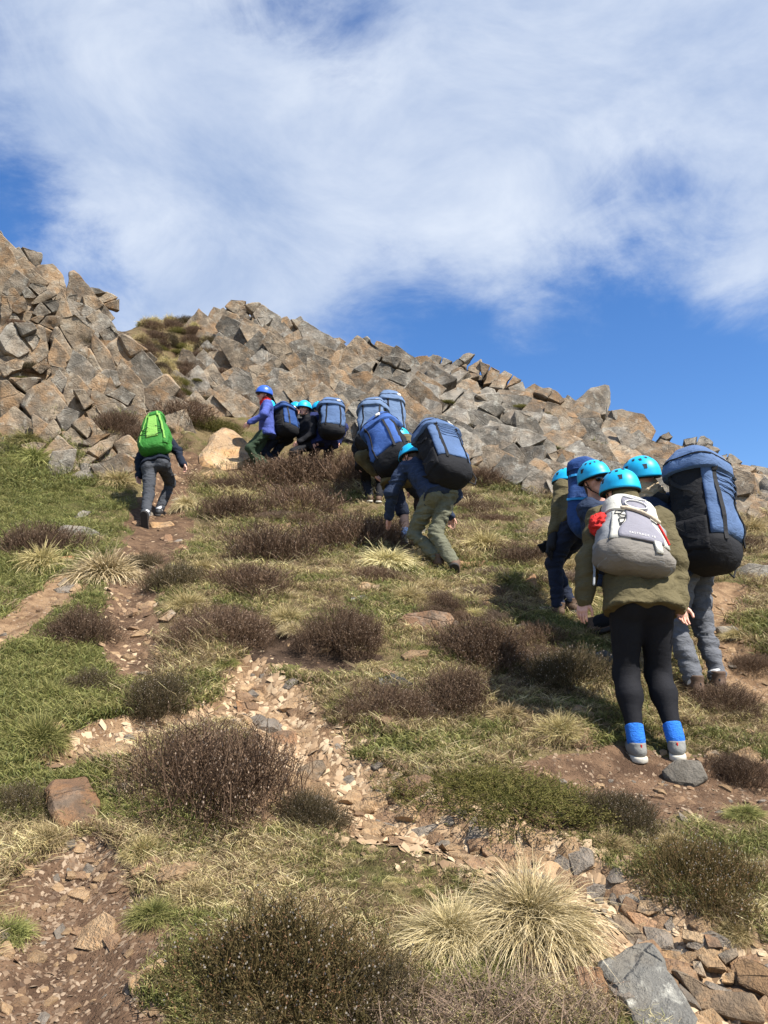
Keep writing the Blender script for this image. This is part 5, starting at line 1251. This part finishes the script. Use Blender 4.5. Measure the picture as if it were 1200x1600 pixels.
    if shorts is not None:
        tg = Solid(h)
        for q in 'LR': tg.cone(hp[q], kn[q], .070 * s, .052 * s, .02).cone(kn[q], kn[q] + (an[q] - kn[q]) * .35 - fw * .015, .05 * s, .054 * s, .03).cone(kn[q] + (an[q] - kn[q]) * .35 - fw * .015, an[q], .054 * s, .038 * s, .03)
        part('tights', tg.mesh(), shorts)
    for i, q in enumerate('LR'):
        sm, som, boot = shoes
        fd = np.array(foot_dir[q], float) if foot_dir and q in foot_dir else fw + (rt * (-.12 if q == 'L' else .12)) + up * .18
        Rf = frame(fd, up) if not toe_pitch[i] else frame(fd, up + fw * toe_pitch[i])
        # frame() keeps z, so tilt z to follow the slope
        zf = np.cross(np.cross(fd, up), fd); zf = -zf if zf @ up < 0 else zf; Rf = np.stack([np.cross(fd / np.linalg.norm(fd), zf / np.linalg.norm(zf)), fd / np.linalg.norm(fd), zf / np.linalg.norm(zf)], 1)
        (uv, uf), (sv, sf) = SHOES[.0065 if near else .014, boot]
        o1 = part('boot' if boot else 'shoe', (xf(uv, Rf, an[q], s), uf), sm); part('sole', (xf(sv, Rf, an[q], s), sf), som, o1)
        if near:
            lc = Solid(.005)
            for k in range(4): lc.cone((-.022, .035 + .022 * k, -.085 + .088 - .010 * k), (.022, .046 + .022 * k, -.085 + .088 - .010 * k), .0035, .0035, .002)
            lc.cone((0, -.062, -.012), (0, -.058, .012), .006, .006, .004)
            lv, lf = lc.mesh(); part('lace', (xf(lv, Rf, an[q], s), lf), M_RED if shoes[0] is M_SHOEG else M_WEB, o1)
        if socks:
            sk = Solid(.007 if near else .012); t0 = an[q] + (kn[q] - an[q]) * .02; t1 = an[q] + (kn[q] - an[q]) * (.27 if slim else .30 if shorts is not None else .14)
            n_ = 5
            for k in range(n_):
                a = t0 + (t1 - t0) * k / n_; b_ = t0 + (t1 - t0) * (k + 1) / n_; sk.cone(a, (a + b_) / 2, .043 * s, .051 * s, .006).cone((a + b_) / 2, b_, .051 * s, .043 * s, .006)
            sk.cut(t1, t1 - t0); part('sock', sk.mesh(), socks)
    if hair:
        hr = Solid(.012); hr.ell((0, -.022, .015), (.080, .090, .088), .02).cone((0, -.075, -.02), (0, -.07, -.09), .050, .040, .03).cut((0, .045, 0), (0, 1, .15))
        v, f = hr.mesh(); part('hair', (xf(v, HR, hd, hs), f), M_HAIR)
    if sunglasses:
        g = Solid(.004)
        for q in (-1, 1): g.ell((q * .034, .103, .002), (.031, .010, .023), .004).cone((q * .060, .090, .010), (q * .080, .0, .010), .004, .004, .003)
        g.cone((-.012, .104, .010), (.012, .104, .010), .004, .004, .003); v, f = g.mesh(); part('sunglasses', (xf(v, HR, hd, hs), f), M_GLASS)
    if scarf:
        g = Solid(.007); g.cone(nk - sp * .03, nk + (hd - nk) * .30, .088 * s, .092 * s, .02).cone(nk + (hd - nk) * .28, nk + (hd - nk) * .62, .092 * s, .080 * s, .01); v, f = g.mesh(); part('neck_gaiter', (crumple(v, f, .012, 16, 5), f), scarf)
    if gloves:
        for i, (q, sd) in enumerate((('L', -1), ('R', 1))):
            g = Solid(.007); z = (wr[q] - el[q]); z /= np.linalg.norm(z); g.cone(wr[q] - z * .03, wr[q] + z * .08, .038, .040, .02)
            for k in range(4): g.cone(wr[q] + z * .07 + rt * (k - 1.5) * .019, wr[q] + z * .165 + rt * (k - 1.5) * .026, .0125, .011, .004)
            g.cone(wr[q] + z * .02 - rt * sd * .03, wr[q] + z * .09 - rt * sd * .055, .015, .012, .006); part('glove', g.mesh(), gloves)
    if helm is not None:
        hm_ = helmet(root_ob, HR * hs, hd - og, helm, not near)
    return root_ob
# ------------------------------------------------------------------ rucksacks
M_PBLUE = cloth('rucksack_blue_canvas', (.092, .150, .28), rough=.9, folds=.9, scale=10); M_PBLUE2 = cloth('rucksack_faded_blue_canvas', (.125, .185, .30), rough=.9, folds=.8, scale=10); M_PBLUE3 = cloth('rucksack_bright_blue_canvas', (.055, .122, .35), rough=.9, folds=.5, scale=10); M_PDARK = cloth('rucksack_dark_blue_nylon', (.028, .072, .22), rough=.7, scale=10)
M_PBLACK = cloth('rucksack_black_canvas', (.016, .016, .018), rough=.85, folds=.8, scale=9); M_PATCH = plain('cream_label', (.75, .71, .62), .8); M_PGREEN = cloth('rucksack_green_nylon', (.040, .20, .030), rough=.6); M_PLIME = cloth('rucksack_lime_nylon', (.22, .45, .09), rough=.6)
M_PGREY = cloth('daypack_grey_nylon', (.27, .28, .29), rough=.7, folds=.4); M_PWHITE = cloth('daypack_cream_nylon', (.60, .58, .51), rough=.7, folds=.4); M_PMAUVE = cloth('daypack_mauve_grey_nylon', (.27, .26, .30), rough=.7, folds=.4); M_PTAUPE = cloth('daypack_taupe_nylon', (.22, .20, .175), rough=.75, folds=.6); M_CORD = plain('pale_cord', (.70, .69, .64), .7); M_TANS = plain('tan_webbing', (.52, .43, .32), .8); M_CYS = plain('cyan_webbing', (.03, .30, .62), .7); M_INK = plain('black_print', (.02, .02, .025), .8)
class Pack:
    """local frame: back panel at y = 0 towards the wearer, pack swells to -y, z up"""
    def __init__(s, base, top, face, w, d, n=3.2, prof=None, h=None, roll=0, who=None):
        dy = next((v for k, v in DY.items() if who and who in k), 0.0); base = (base[0], base[1], base[2] + dy); top = (top[0], top[1], top[2] + dy)
        b = at(*base); t = at(*top); s.H = h or float(np.linalg.norm(t - b)); s.R = frame(np.array([math.sin(R(face)), math.cos(R(face)), 0]), t - b); s.o = b + s.R[:, 1] * d * .42; s.w = w / 2; s.d = d; s.n = n
        if roll:
            c, q = math.cos(roll), math.sin(roll); s.R = s.R @ np.array([[c, -q, 0], [q, c, 0], [0, 0, 1]])
        s.prof = prof or [(0, .55, .55), (.03, .82, .80), (.10, 1, 1), (.30, 1.03, 1.05), (.55, 1, 1.0), (.80, .95, .92), (.92, .86, .80), (.98, .62, .55), (1.0, .35, .3)]
        z, a, b_ = np.array(s.prof).T; s.pz, s.pw, s.pd = z, a, b_
    def size(s, t): return s.w * np.interp(t, s.pz, s.pw), s.d * .5 * np.interp(t, s.pz, s.pd)
    def pt(s, u, t, off=0.0):
        """u: angle, -90 deg = straight out from the wearer; t 0..1 height"""
        w, d = s.size(t); c, q = math.cos(u), math.sin(u); e = 2 / s.n
        x = (w + off) * math.copysign(abs(c) ** e, c); y = (d + off) * math.copysign(abs(q) ** e, q) - s.d * .5
        z = t * s.H + (off if t > .97 else -off if t < .02 else 0)
        sag = .026 * vnoise(np.array([[x * 7 + s.o[0] * 9, y * 7, z * 7]]))[0] + .012 * vnoise(np.array([[x * 20, y * 20, z * 26 + s.o[0]]]), 3)[0]
        k = 1 + sag / max(s.w, .01); return np.array([x * k, y + (y + s.d * .5) * (k - 1), z])
    def W(s, p): return xf(np.asarray(p), s.R, s.o)
    def grid(s, name, us, ts, off, mat, closed=False, parent=None, cap=False):
        nu, nt = len(us), len(ts); fo = off if callable(off) else (lambda t: off); V = [s.pt(u, t, fo(t)) for t in ts for u in us]; F = []
        for i in range(nt - 1):
            for j in range(nu if closed else nu - 1): F.append((i * nu + j, i * nu + (j + 1) % nu, (i + 1) * nu + (j + 1) % nu, (i + 1) * nu + j))
        if closed: F.append(tuple(range(nu - 1, -1, -1))); F.append(tuple((nt - 1) * nu + j for j in range(nu)))
        else:         # edge turned in so that the panel has thickness
            n0 = len(V); ring = [j for j in range(nu)] + [i * nu + nu - 1 for i in range(1, nt)] + [(nt - 1) * nu + j for j in range(nu - 2, -1, -1)] + [i * nu for i in range(nt - 2, 0, -1)]
            cl = [(us[0] + (us[-1] - us[0]) * (k % nu) / (nu - 1), ts[k // nu]) for k in ring]
            for (u, t) in cl: V.append(s.pt(u, t, fo(t) - .016))
            m = len(ring)
            for q in range(m): F.append((ring[q], n0 + q, n0 + (q + 1) % m, ring[(q + 1) % m]))
        return obj(name, mk_mesh(name, xf(np.array(V), s.R, np.zeros(3)), F), mat, parent or s.root)
    def ribbon(s, name, path, wid, th, mat, parent=None, loc=False):
        """path of (u, t, off) or local points; flat webbing with thickness"""
        P = np.array([s.pt(*q) if not loc else q for q in path]); n = len(P); V = []; F = []
        for i in range(n):
            tg = P[min(i + 1, n - 1)] - P[max(i - 1, 0)]; tg /= np.linalg.norm(tg) + 1e-9; o = P[i] - np.array([0, -s.d * .5, P[i][2]]); sd = np.cross(tg, o); sd /= np.linalg.norm(sd) + 1e-9; nn = np.cross(sd, tg)
            for a, b in ((-1, 0), (1, 0), (1, 1), (-1, 1)): V.append(P[i] + sd * a * wid / 2 + nn * (b - .5) * th)
        for i in range(n - 1):
            for q in range(4): F.append((4 * i + q, 4 * i + (q + 1) % 4, 4 * i + 4 + (q + 1) % 4, 4 * i + 4 + q))
        F.append((3, 2, 1, 0)); F.append(tuple(4 * n - 4 + q for q in range(4)))
        return obj(name, mk_mesh(name, xf(np.array(V), s.R, np.zeros(3)), F, False), mat, parent or s.root)
    def tube(s, name, pts_, r, mat, parent=None):
        g = Solid(max(.003, r * .7)); P = [np.array(p, float) for p in pts_]
        for a, b in zip(P[:-1], P[1:]): g.cone(a, b, r, r, r * .6)
        v, f = g.mesh(); return obj(name, mk_mesh(name, xf(v, s.R, np.zeros(3)), f), mat, parent or s.root)
    def front(s, x, t, off):
        w, d = s.size(t); a = min(abs(x / (w)), .999); y = -(d) * (1 - a ** s.n) ** (1 / s.n) - s.d * .5 - off; return np.array([x, y, t * s.H])
    def panel(s, name, rows, off, mat, parent=None, nc=10):
        """rows of (t, x left, x right) laid over the outer face, 6 mm thick"""
        V = []; F = []; n = len(rows)
        for o in (off, off - .012):
            for t, a, b in rows:
                for j in range(nc + 1): V.append(s.front(a + (b - a) * j / nc, t, o))
        S = n * (nc + 1)
        for i in range(n - 1):
            for j in range(nc): a = i * (nc + 1) + j; F.append((a, a + 1, a + nc + 2, a + nc + 1)); F.append((S + a + nc + 1, S + a + nc + 2, S + a + 1, S + a))
        ring = list(range(nc + 1)) + [i * (nc + 1) + nc for i in range(1, n)] + [(n - 1) * (nc + 1) + j for j in range(nc - 1, -1, -1)] + [i * (nc + 1) for i in range(n - 2, 0, -1)]
        for q in range(len(ring)): a, b = ring[q], ring[(q + 1) % len(ring)]; F.append((a, S + a, S + b, b))
        return obj(name, mk_mesh(name, xf(np.array(V), s.R, np.zeros(3)), F), mat, parent or s.root)
    def start(s, label, group='rucksacks on the hikers\' backs'):
        s.root = empty('backpack', s.o); tag(s.root, label, 'backpack', group); return s.root
lin = lambda a, b, n: [a + (b - a) * i / (n - 1) for i in range(n)]
def shoulder_straps(p, mat, w):
    for q in (-1, 1):
        x = q * w; p.ribbon('shoulder_strap', [(x, .0, p.H * .62), (x, .07, p.H * .68), (x * 1.05, .16, p.H * .66), (x * 1.12, .20, p.H * .58), (x * 1.2, .20, p.H * .50), (x * 1.35, .10, p.H * .30), (x * 1.2, .0, p.H * .20)], .055, .014, mat, loc=True)
def big_pack(label, base, top, face, w=.40, d=.30, blue=None, near=False, roll=0, blue_side=False, who=None):
    blue = blue or M_PBLUE; p = Pack(base, top, face, w, d, roll=roll, who=who); p.start(label); nu = 40 if near else 26; nt = 26 if near else 14; full = [2 * math.pi * j / nu for j in range(nu)]
    p.grid('pack_body', full, lin(0, 1, nt), 0, M_PBLACK, True)
    p.grid('base_panel', full, [0, .02, .05, .10, .16, .21], .006, M_PBLACK, True)
    fp = p.grid('front_panel', lin(R(-148), R(-32), 16), lin(.22, .84, 14), .008, blue)
    if near:
        for k in range(5): p.ribbon('seam', [(u, .80 - .05 * k - .02 * math.sin((u + R(90)) * 1.4), .016) for u in lin(R(-110), R(-34), 9)], .006, .006, blue, fp)
    ld = p.grid('lid', full, [.775, .785, .81, .85, .90, .95, .985, 1.0], lambda t: .038 - .09 * max(0, t - .80), blue, True)
    p.ribbon('lid_seam', [(2 * math.pi * j / 24, .885, .034) for j in range(25)], .008, .005, M_PBLACK, ld)
    p.panel('label_patch', [(.86, .055, .115), (.91, .055, .115)], .040, M_PATCH, ld, 3)
    for k, u in enumerate((R(-112), R(-66))):
        st = p.ribbon('strap', [(u, t, .014) for t in lin(.17, .86, 12)], .026, .006, M_WEB)
        if k == 0 or near: p.ribbon('buckle', [(u, t, .022) for t in (.755, .79, .825)], .036, .014, M_WEB, st)
    for sgn, u0 in ((-1, R(180)), (1, R(0))):
        du = sgn * R(32)
        for t0, t1 in ((.62, .76), (.22, .36)): p.ribbon('side_strap', [(u0 + du * f_ * (1), t0 + (t1 - t0) * f_, .012) for f_ in lin(-.4, 1.0, 7)], .024, .006, M_WEB)
        p.grid('side_pocket', lin(u0 - R(26), u0 + R(26), 8), lin(.10, .36, 7), .012, M_PBLACK)
    if blue_side: p.grid('side_panel', lin(R(-28), R(24), 8), lin(.24, .80, 9), .010, blue)
    shoulder_straps(p, M_WEB, w * .26)
    p.tube('hanging_strap', [(w * .48, -d * .5, p.H * .32), (w * .62, -d * .62, p.H * .24), (w * .66, -d * .62, p.H * .10), (w * .56, -d * .6, p.H * .0), (w * .44, -d * .55, p.H * .04)], .006, M_WEB)
    return p
# ------------------------------------------------------------------ the hikers and what they carry
G = lambda px, py: (px, py, float(hit1(px, py)[1]))
# nearest hiker
person('person in olive jacket, black leggings and bright blue socks standing nearest with back turned',
  dict(pelvis=(1002,942,4.17), neck=(983,794,4.34), head=(961,748,4.46), anL=(995,1163,4.10), anR=(1057,1160,4.13), wrL=(909,948,4.20), wrR=(1064,946,4.16)), 0, H=1.64, jacket=M_OLIVE, trousers=M_BLACK,
  shoes=(M_SHOEG, M_SOLEL, False), near=True, slim=True, socks=M_SOCKB, hood=M_OLIVE, head_dir=(-.35, 1, .05), bulk=1.10, hem=.06, palm={'L': (.2, .2, 0), 'R': (.1, -1, 0)}, hands=('relaxed', 'relaxed'), elbow={'L': (-1, -.2, 0), 'R': (1, -.3, 0)}, foot_dir={'L': (-.1, 1, .20), 'R': (.3, 1, .2)}, crumpled=.012)
# hiker with the big pack at the right
person('person in grey joggers and tan neck gaiter bent forward under the biggest blue pack',
  dict(pelvis=(1085,870,5.0), neck=(1024,788,5.08), head=(999,742,5.10), anL=(1086,1068,4.86), anR=(1122,1062,4.95), wrL=(985,890,5.35), wrR=(1010,880,5.5)), -38, H=1.74, jacket=M_NAVY, trousers=M_GREYJOG,
  near=True, socks=M_SOCKW, scarf=M_SCARF, collar=False, hair=False, head_dir=(-.45, .8, .0), hem=.10, foot_dir={'L': (-.2, 1, .2), 'R': (.25, 1, .2)}, crumpled=.014)
person('person with sunglasses and tilted cyan helmet, face showing above the grey daypack',
  dict(pelvis=(945,890,5.55), neck=(938,785,5.45), head=(926,735,5.36), anL=(930,975,5.7), anR=(965,975,5.7), wrL=(985,880,5.2), wrR=(962,885,5.2)), 140, H=1.68, elbow={'L': (.5, .2, -1), 'R': (.6, .2, -1)}, jacket=M_NAVY, trousers=M_BLACK, near=True, head_dir=(.36, -.9, -.38), sunglasses=True, collar=False)
person('person in olive jacket and dark jeans left of the near group, gloved arm lowered',
  dict(pelvis=(902,822,5.75), neck=(890,778,6.02), head=(884,756,6.10), anL=(872,950,5.88), anR=(892,944,5.95), wrL=(862,848,5.75), wrR=(868,850,5.9)), -48, H=1.54, jacket=M_OLIVE, trousers=M_JEAN, near=True, gloves=M_WEB, head_dir=(-.6, .7, -.1), hem=.05)
# crouching climber in the middle
person('person in navy jacket and olive trousers crouching uphill with one hand down in the heather',
  dict(pelvis=(688,772,7.10), neck=(655,724,7.45), head=(641,714,7.60), anL=(686,874,7.05), anR=(711,884,6.98), wrL=(608,806,7.55), wrR=(703,806,7.55)), -16, H=1.76, jacket=M_NAVY, trousers=M_KHAKI, near=True, head_dir=(-.7, .7, -.1), hands=('flat', 'relaxed'), palm={'L': (.3, .2, -1), 'R': (0, -.5, -.5)},
  foot_dir={'L': (-.25, 1, .25), 'R': (.12, .75, -.75)}, knee={'L': (-1, .9, .2), 'R': (-1, .6, .2)}, hem=.07, crumpled=.016)
person('person in olive jacket, navy shorts and dark tights just ahead of the crouching climber',
  dict(pelvis=(622,748,8.45), neck=(615,690,8.75), head=(630,683,8.95), anL=(633,838,8.55), anR=(656,824,8.70), wrL=(585,740,8.8), wrR=(640,760,8.8)), 22, H=1.68, jacket=M_OLIVE, trousers=M_JEAN, shorts=M_TIGHT, socks=M_SOCKN, shoes=(M_SHOEG, M_SOLEL, False), head_dir=(.5, .9, -.1))
person('person all in black climbing at the left of the two leading packs',
  dict(pelvis=(578,725,10.25), neck=(583,672,10.5), head=(586,655,10.65), anL=(578,776,10.3), anR=(592,777,10.45), wrL=(560,725,10.3), wrR=(600,725,10.5)), 4, H=1.72, jacket=M_BLACK, trousers=M_BLACK, shoes=(M_BOOT, M_SOLEL, False))
person('person mostly hidden behind the black-clad climber, only the pack showing above',
  dict(pelvis=(612,712,11.0), neck=(606,662,11.2), head=(604,652,11.35), anL=(605,760,11.1), anR=(622,760,11.2), wrL=(595,705,11.3), wrR=(625,705,11.3)), -18, H=1.70, jacket=M_NAVY, trousers=M_BLACK)
# hiker with the green pack
person('person in dark top and slate trousers striding uphill under the green pack at left',
  dict(pelvis=(244,728,9.10), neck=(244,688,9.48), head=(244,676,9.75), anL=(226,818,8.92), anR=(249,797,9.12), wrL=(215,755,9.15), wrR=(297,742,9.15)), 0, H=1.80, jacket=M_DNAVY, trousers=M_SLATE, shoes=(M_SHOEB, M_SOLED, False), helm=None, near=True, hem=.03, socks=M_SOCKW, palm={'L': (.6, -.5, 0), 'R': (-.6, -.5, 0)},
  foot_dir={'L': (-.06, .55, -.85), 'R': (.1, 1, .2)}, knee={'L': (-.1, 1, 0), 'R': (.15, 1, .2)}, elbow={'L': (-1, -.2, .1), 'R': (1, -.2, .1)}, bulk=.93)
# upper group
person('person in violet-blue jacket, blue helmet and green trousers leading the upper group',
  dict(pelvis=(416,674,13.5), neck=(416,634,13.5), head=(413,620,13.45), anL=(408,735,13.5), anR=(428,735,13.6), wrL=(391,660,13.2), wrR=(440,668,13.6)), -105, H=1.76, jacket=M_PURP, trousers=M_GREENT, helm=M_BHELM, head_dir=(-.9, -.35, -.05), sunglasses=True, scarf=M_RED)
person('person in grey-black jacket with cyan helmet bending left in the upper group',
  dict(pelvis=(440,682,12.95), neck=(428,652,13.05), head=(421,641,13.0), anL=(438,728,12.95), anR=(452,728,13.05), wrL=(405,684,12.9), wrR=(424,672,12.7)), -70, H=1.66, jacket=M_GREYJ, trousers=M_JEAN, head_dir=(-.8, .5, -.1))
person('person whose face and cyan helmet show between two packs of the upper group',
  dict(pelvis=(468,690,13.9), neck=(464,655,13.85), head=(462,641,13.8), anL=(462,735,13.9), anR=(475,735,13.9), wrL=(475,680,13.7), wrR=(455,680,13.7)), 150, H=1.68, jacket=M_GREYJ, trousers=M_BLACK, head_dir=(.6, -.8, -.15))
person('person in black jacket with cyan helmet looking down in the upper group',
  dict(pelvis=(478,694,13.4), neck=(479,661,13.35), head=(476,648,13.3), anL=(472,735,13.4), anR=(486,735,13.4), wrL=(468,690,13.15), wrR=(490,690,13.3)), -140, H=1.66, jacket=M_BLACK, trousers=M_BLACK, head_dir=(-.6, -.7, -.35))
person('person in navy quilted jacket, rightmost of the upper group',
  dict(pelvis=(508,690,12.85), neck=(503,650,13.0), head=(497,640,13.1), anL=(500,732,12.85), anR=(518,732,12.9), wrL=(490,696,12.75), wrR=(530,690,13.0)), -22, H=1.74, jacket=M_PUFF, trousers=M_BLACK, bulk=1.08, head_dir=(-.5, .8, 0))

# rucksacks
big_pack('biggest blue and black rucksack on the hiker at the right', (1106,893,4.78), (1080,713,4.92), -42, .42, .33, near=True, who='grey joggers')
big_pack('blue and black rucksack on the crouching climber', (706,754,6.92), (674,670,7.38), -30, .42, .32, near=True, who='crouching uphill')
big_pack('bright blue rucksack with black base tilted right ahead of the crouching climber', (623,734,8.25), (591,660,8.70), 26, .42, .30, M_PBLUE3, who='navy shorts')
big_pack('faded blue rucksack on the black-clad climber', (580,704,9.98), (584,629,10.25), 8, .40, .30, M_PBLUE2, who='all in black')
big_pack('blue rucksack topmost of the middle climbers, against the rock', (614,692,10.75), (608,617,10.95), -22, .38, .30, M_PBLUE2, who='mostly hidden')
big_pack('dark blue rucksack with top roll on the bending upper hiker', (449,682,12.72), (443,635,12.85), -55, .40, .30, M_PDARK, blue_side=True, who='bending left')
big_pack('blue rucksack on the rightmost hiker of the upper group', (517,684,12.55), (518,628,12.72), -14, .42, .32, blue_side=True, who='navy quilted')
def dark_blue_pack():
    p = Pack((912,838,5.50), (909,722,5.60), -62, .31, .24, who='gloved arm'); p.start('dark blue rucksack with cyan straps on the left helper of the near group'); full = [2 * math.pi * j / 36 for j in range(36)]
    p.grid('pack_body', full, lin(0, 1, 22), 0, M_PDARK, True); ld = p.grid('lid', full, [.80, .81, .86, .92, .97, 1.0], .014, M_PDARK, True); p.grid('front_pocket', lin(R(-140), R(-40), 12), lin(.10, .42, 7), .016, M_PDARK)
    for u in (R(-118), R(-62)): p.ribbon('strap', [(u, t, .016) for t in lin(.1, .86, 10)], .020, .006, M_CYS)
    p.ribbon('side_strap', [(R(180) + a, .40, .014) for a in lin(-.6, 1.2, 9)], .018, .006, M_CYS); p.ribbon('side_strap', [(R(180) + a, .72, .014) for a in lin(-.6, 1.2, 9)], .018, .006, M_CYS)
dark_blue_pack()
def green_pack():
    p = Pack((243,708,9.02), (243,650,9.40), 0, .43, .25, who='slate trousers', prof=[(0, .6, .6), (.05, .93, .9), (.15, 1.0, 1), (.35, .95, 1.0), (.6, .78, .95), (.85, .60, .8), (.96, .46, .55), (1, .28, .3)]); p.start('bright green rucksack with lime trim on the striding hiker'); full = [2 * math.pi * j / 40 for j in range(40)]
    p.grid('pack_body', full, lin(0, 1, 22), 0, M_PGREEN, True); p.grid('lid', full, [.84, .85, .89, .94, .98, 1.0], .012, M_PGREEN, True)
    p.panel('front_pocket', [(t, -.085 * (1.1 - .6 * t), .085 * (1.1 - .6 * t)) for t in lin(.22, .80, 9)], .014, M_PLIME)
    for q in (-1, 1):
        p.ribbon('trim', [(R(-90) + q * R(24 + 18 * (1 - t)), t, .014) for t in lin(.14, .84, 9)], .030, .008, M_PLIME); p.ribbon('bungee_cord', [(R(-90) + q * R(6 + 26 * (k % 2)), .24 + .06 * k, .024) for k in range(5)], .008, .006, M_WEB)
        p.grid('side_pocket', lin(R(-90) + q * R(52) - R(20), R(-90) + q * R(52) + R(20), 7), lin(.06, .34, 6), .014, M_PGREEN); p.ribbon('lid_strap', [(R(-90) + q * R(16), t, .018) for t in lin(.78, .93, 5)], .018, .006, M_PLIME)
    shoulder_straps(p, M_WEB, .09)
green_pack()
def day_pack():
    p = Pack((989,894,4.05), (977,787,4.28), -6, .43, .23, n=2.8, who='blue socks', prof=[(0, .70, .6), (.04, .92, .86), (.12, 1, 1), (.30, .98, 1), (.50, .88, .92), (.66, .72, .8), (.72, .62, .74), (.85, .62, .72), (.95, .52, .55), (1, .3, .3)])
    p.start('grey and cream daypack with red zip on the nearest hiker'); full = [2 * math.pi * j / 48 for j in range(48)]
    p.grid('pack_body', full, lin(0, 1, 28), 0, M_PGREY, True)
    p.grid('base_panel', full, [0, .02, .06, .12, .18, .24], .006, M_PTAUPE, True)
    p.panel('side_panel', [(t, -.165 * (1.06 - .55 * max(0, t - .2)), -.07 + .02 * t) for t in lin(.22, .66, 10)], .012, M_PWHITE); rp = p.panel('side_panel', [(t, .07 - .02 * t, .165 * (1.06 - .55 * max(0, t - .2))) for t in lin(.22, .66, 10)], .012, M_PWHITE)
    ct = p.panel('front_panel', [(t, -a, a) for t, a in zip(lin(.23, .68, 11), (.128, .130, .128, .120, .105, .088, .075, .070, .068, .068, .068))], .020, M_PMAUVE, nc=14)
    ld = p.grid('lid', full, [.70, .71, .78, .86, .93, .98, 1.0], .012, M_PWHITE, True); p.panel('lid_panel', [(t, -a, a) for t, a in zip(lin(.72, .93, 7), (.062, .075, .080, .080, .076, .068, .056))], .020, M_PMAUVE, ld)
    ring = lambda cx, ct_, rx, rt_: [tuple(p.front(cx + rx * math.cos(a), ct_ + rt_ * math.sin(a), .026)) for a in lin(0, 2 * math.pi, 18)]
    p.tube('bungee_cord', ring(0, .775, .066, .060), .0035, M_CORD, ld); p.tube('bungee_cord', [tuple(p.front(-.07 + .14 * k / 10, .90 - .035 * math.sin(math.pi * k / 10), .026)) for k in range(11)], .0035, M_CORD, ld)
    p.tube('compression_strap', [tuple(p.front(-.09 + .21 * f_, .685 - .13 * f_ ** 2, .030)) for f_ in lin(0, 1, 9)], .011, M_TANS)
    p.tube('zip', [tuple(p.front(.115 + .050 * f_, .55 - .27 * f_, .018)) for f_ in lin(0, 1, 7)], .006, M_RED, rp)
    p.panel('loop_tab', [(.10, .075, .115), (.245, .065, .105)], .024, M_PWHITE, None, 3)
    # printed mark and lettering
    for sq in ([(-.118, .655), (-.082, .64), (-.098, .60), (-.128, .60)], [(-.112, .585), (-.072, .575), (-.078, .535), (-.104, .53)], [(-.116, .505), (-.078, .525), (-.094, .455), (-.114, .43)], [(-.114, .43), (-.104, .43), (-.104, .405), (-.114, .405)]):
        p.tube('printed_mark', [tuple(p.front(x, t, .0175)) for x, t in sq + sq[:1]], .0028, M_INK)
    cu = bpy.data.curves.new('lettering', 'FONT'); cu.body = 'FASTRACK 18'; cu.size = .019; cu.align_x = 'CENTER'; cu.space_character = 1.35; cu.extrude = .0004
    tmp = bpy.data.objects.new('tmp_text', cu); COL.objects.link(tmp); dg = bpy.context.evaluated_depsgraph_get(); me = bpy.data.meshes.new_from_object(tmp.evaluated_get(dg)); bpy.data.objects.remove(tmp); bpy.data.curves.remove(cu)
    co = np.array([v.co for v in me.vertices]); q = np.array([p.front(x, .285 + y / p.H, .0225 + max(z, 0)) for x, y, z in co]); q = xf(q, p.R, np.zeros(3))
    for v, c in zip(me.vertices, q): v.co = c
    me.materials.clear(); obj('lettering', me, M_CORD, ct)
    # red cloth stuffed into the side
    g = Solid(.008); g.ell((-.165, -.09, p.H * .60), (.050, .055, .060), .02).ell((-.185, -.12, p.H * .54), (.035, .040, .05), .02); v, f = g.mesh(); v = crumple(v, f, .02, 18, 3); c = obj('red_cloth', mk_mesh('red_cloth', xf(v, p.R, p.o) - p.o, f), M_RED); c.location = p.o; tag(c, 'crumpled red cloth stuffed into the left side of the grey daypack', 'cloth')
    p.tube('hanging_strap', [(-.19, -.02, p.H * .2), (-.20, -.05, p.H * .0), (-.215, -.06, -p.H * .22)], .007, M_PGREY)
    shoulder_straps(p, M_PGREY, .08)
day_pack()
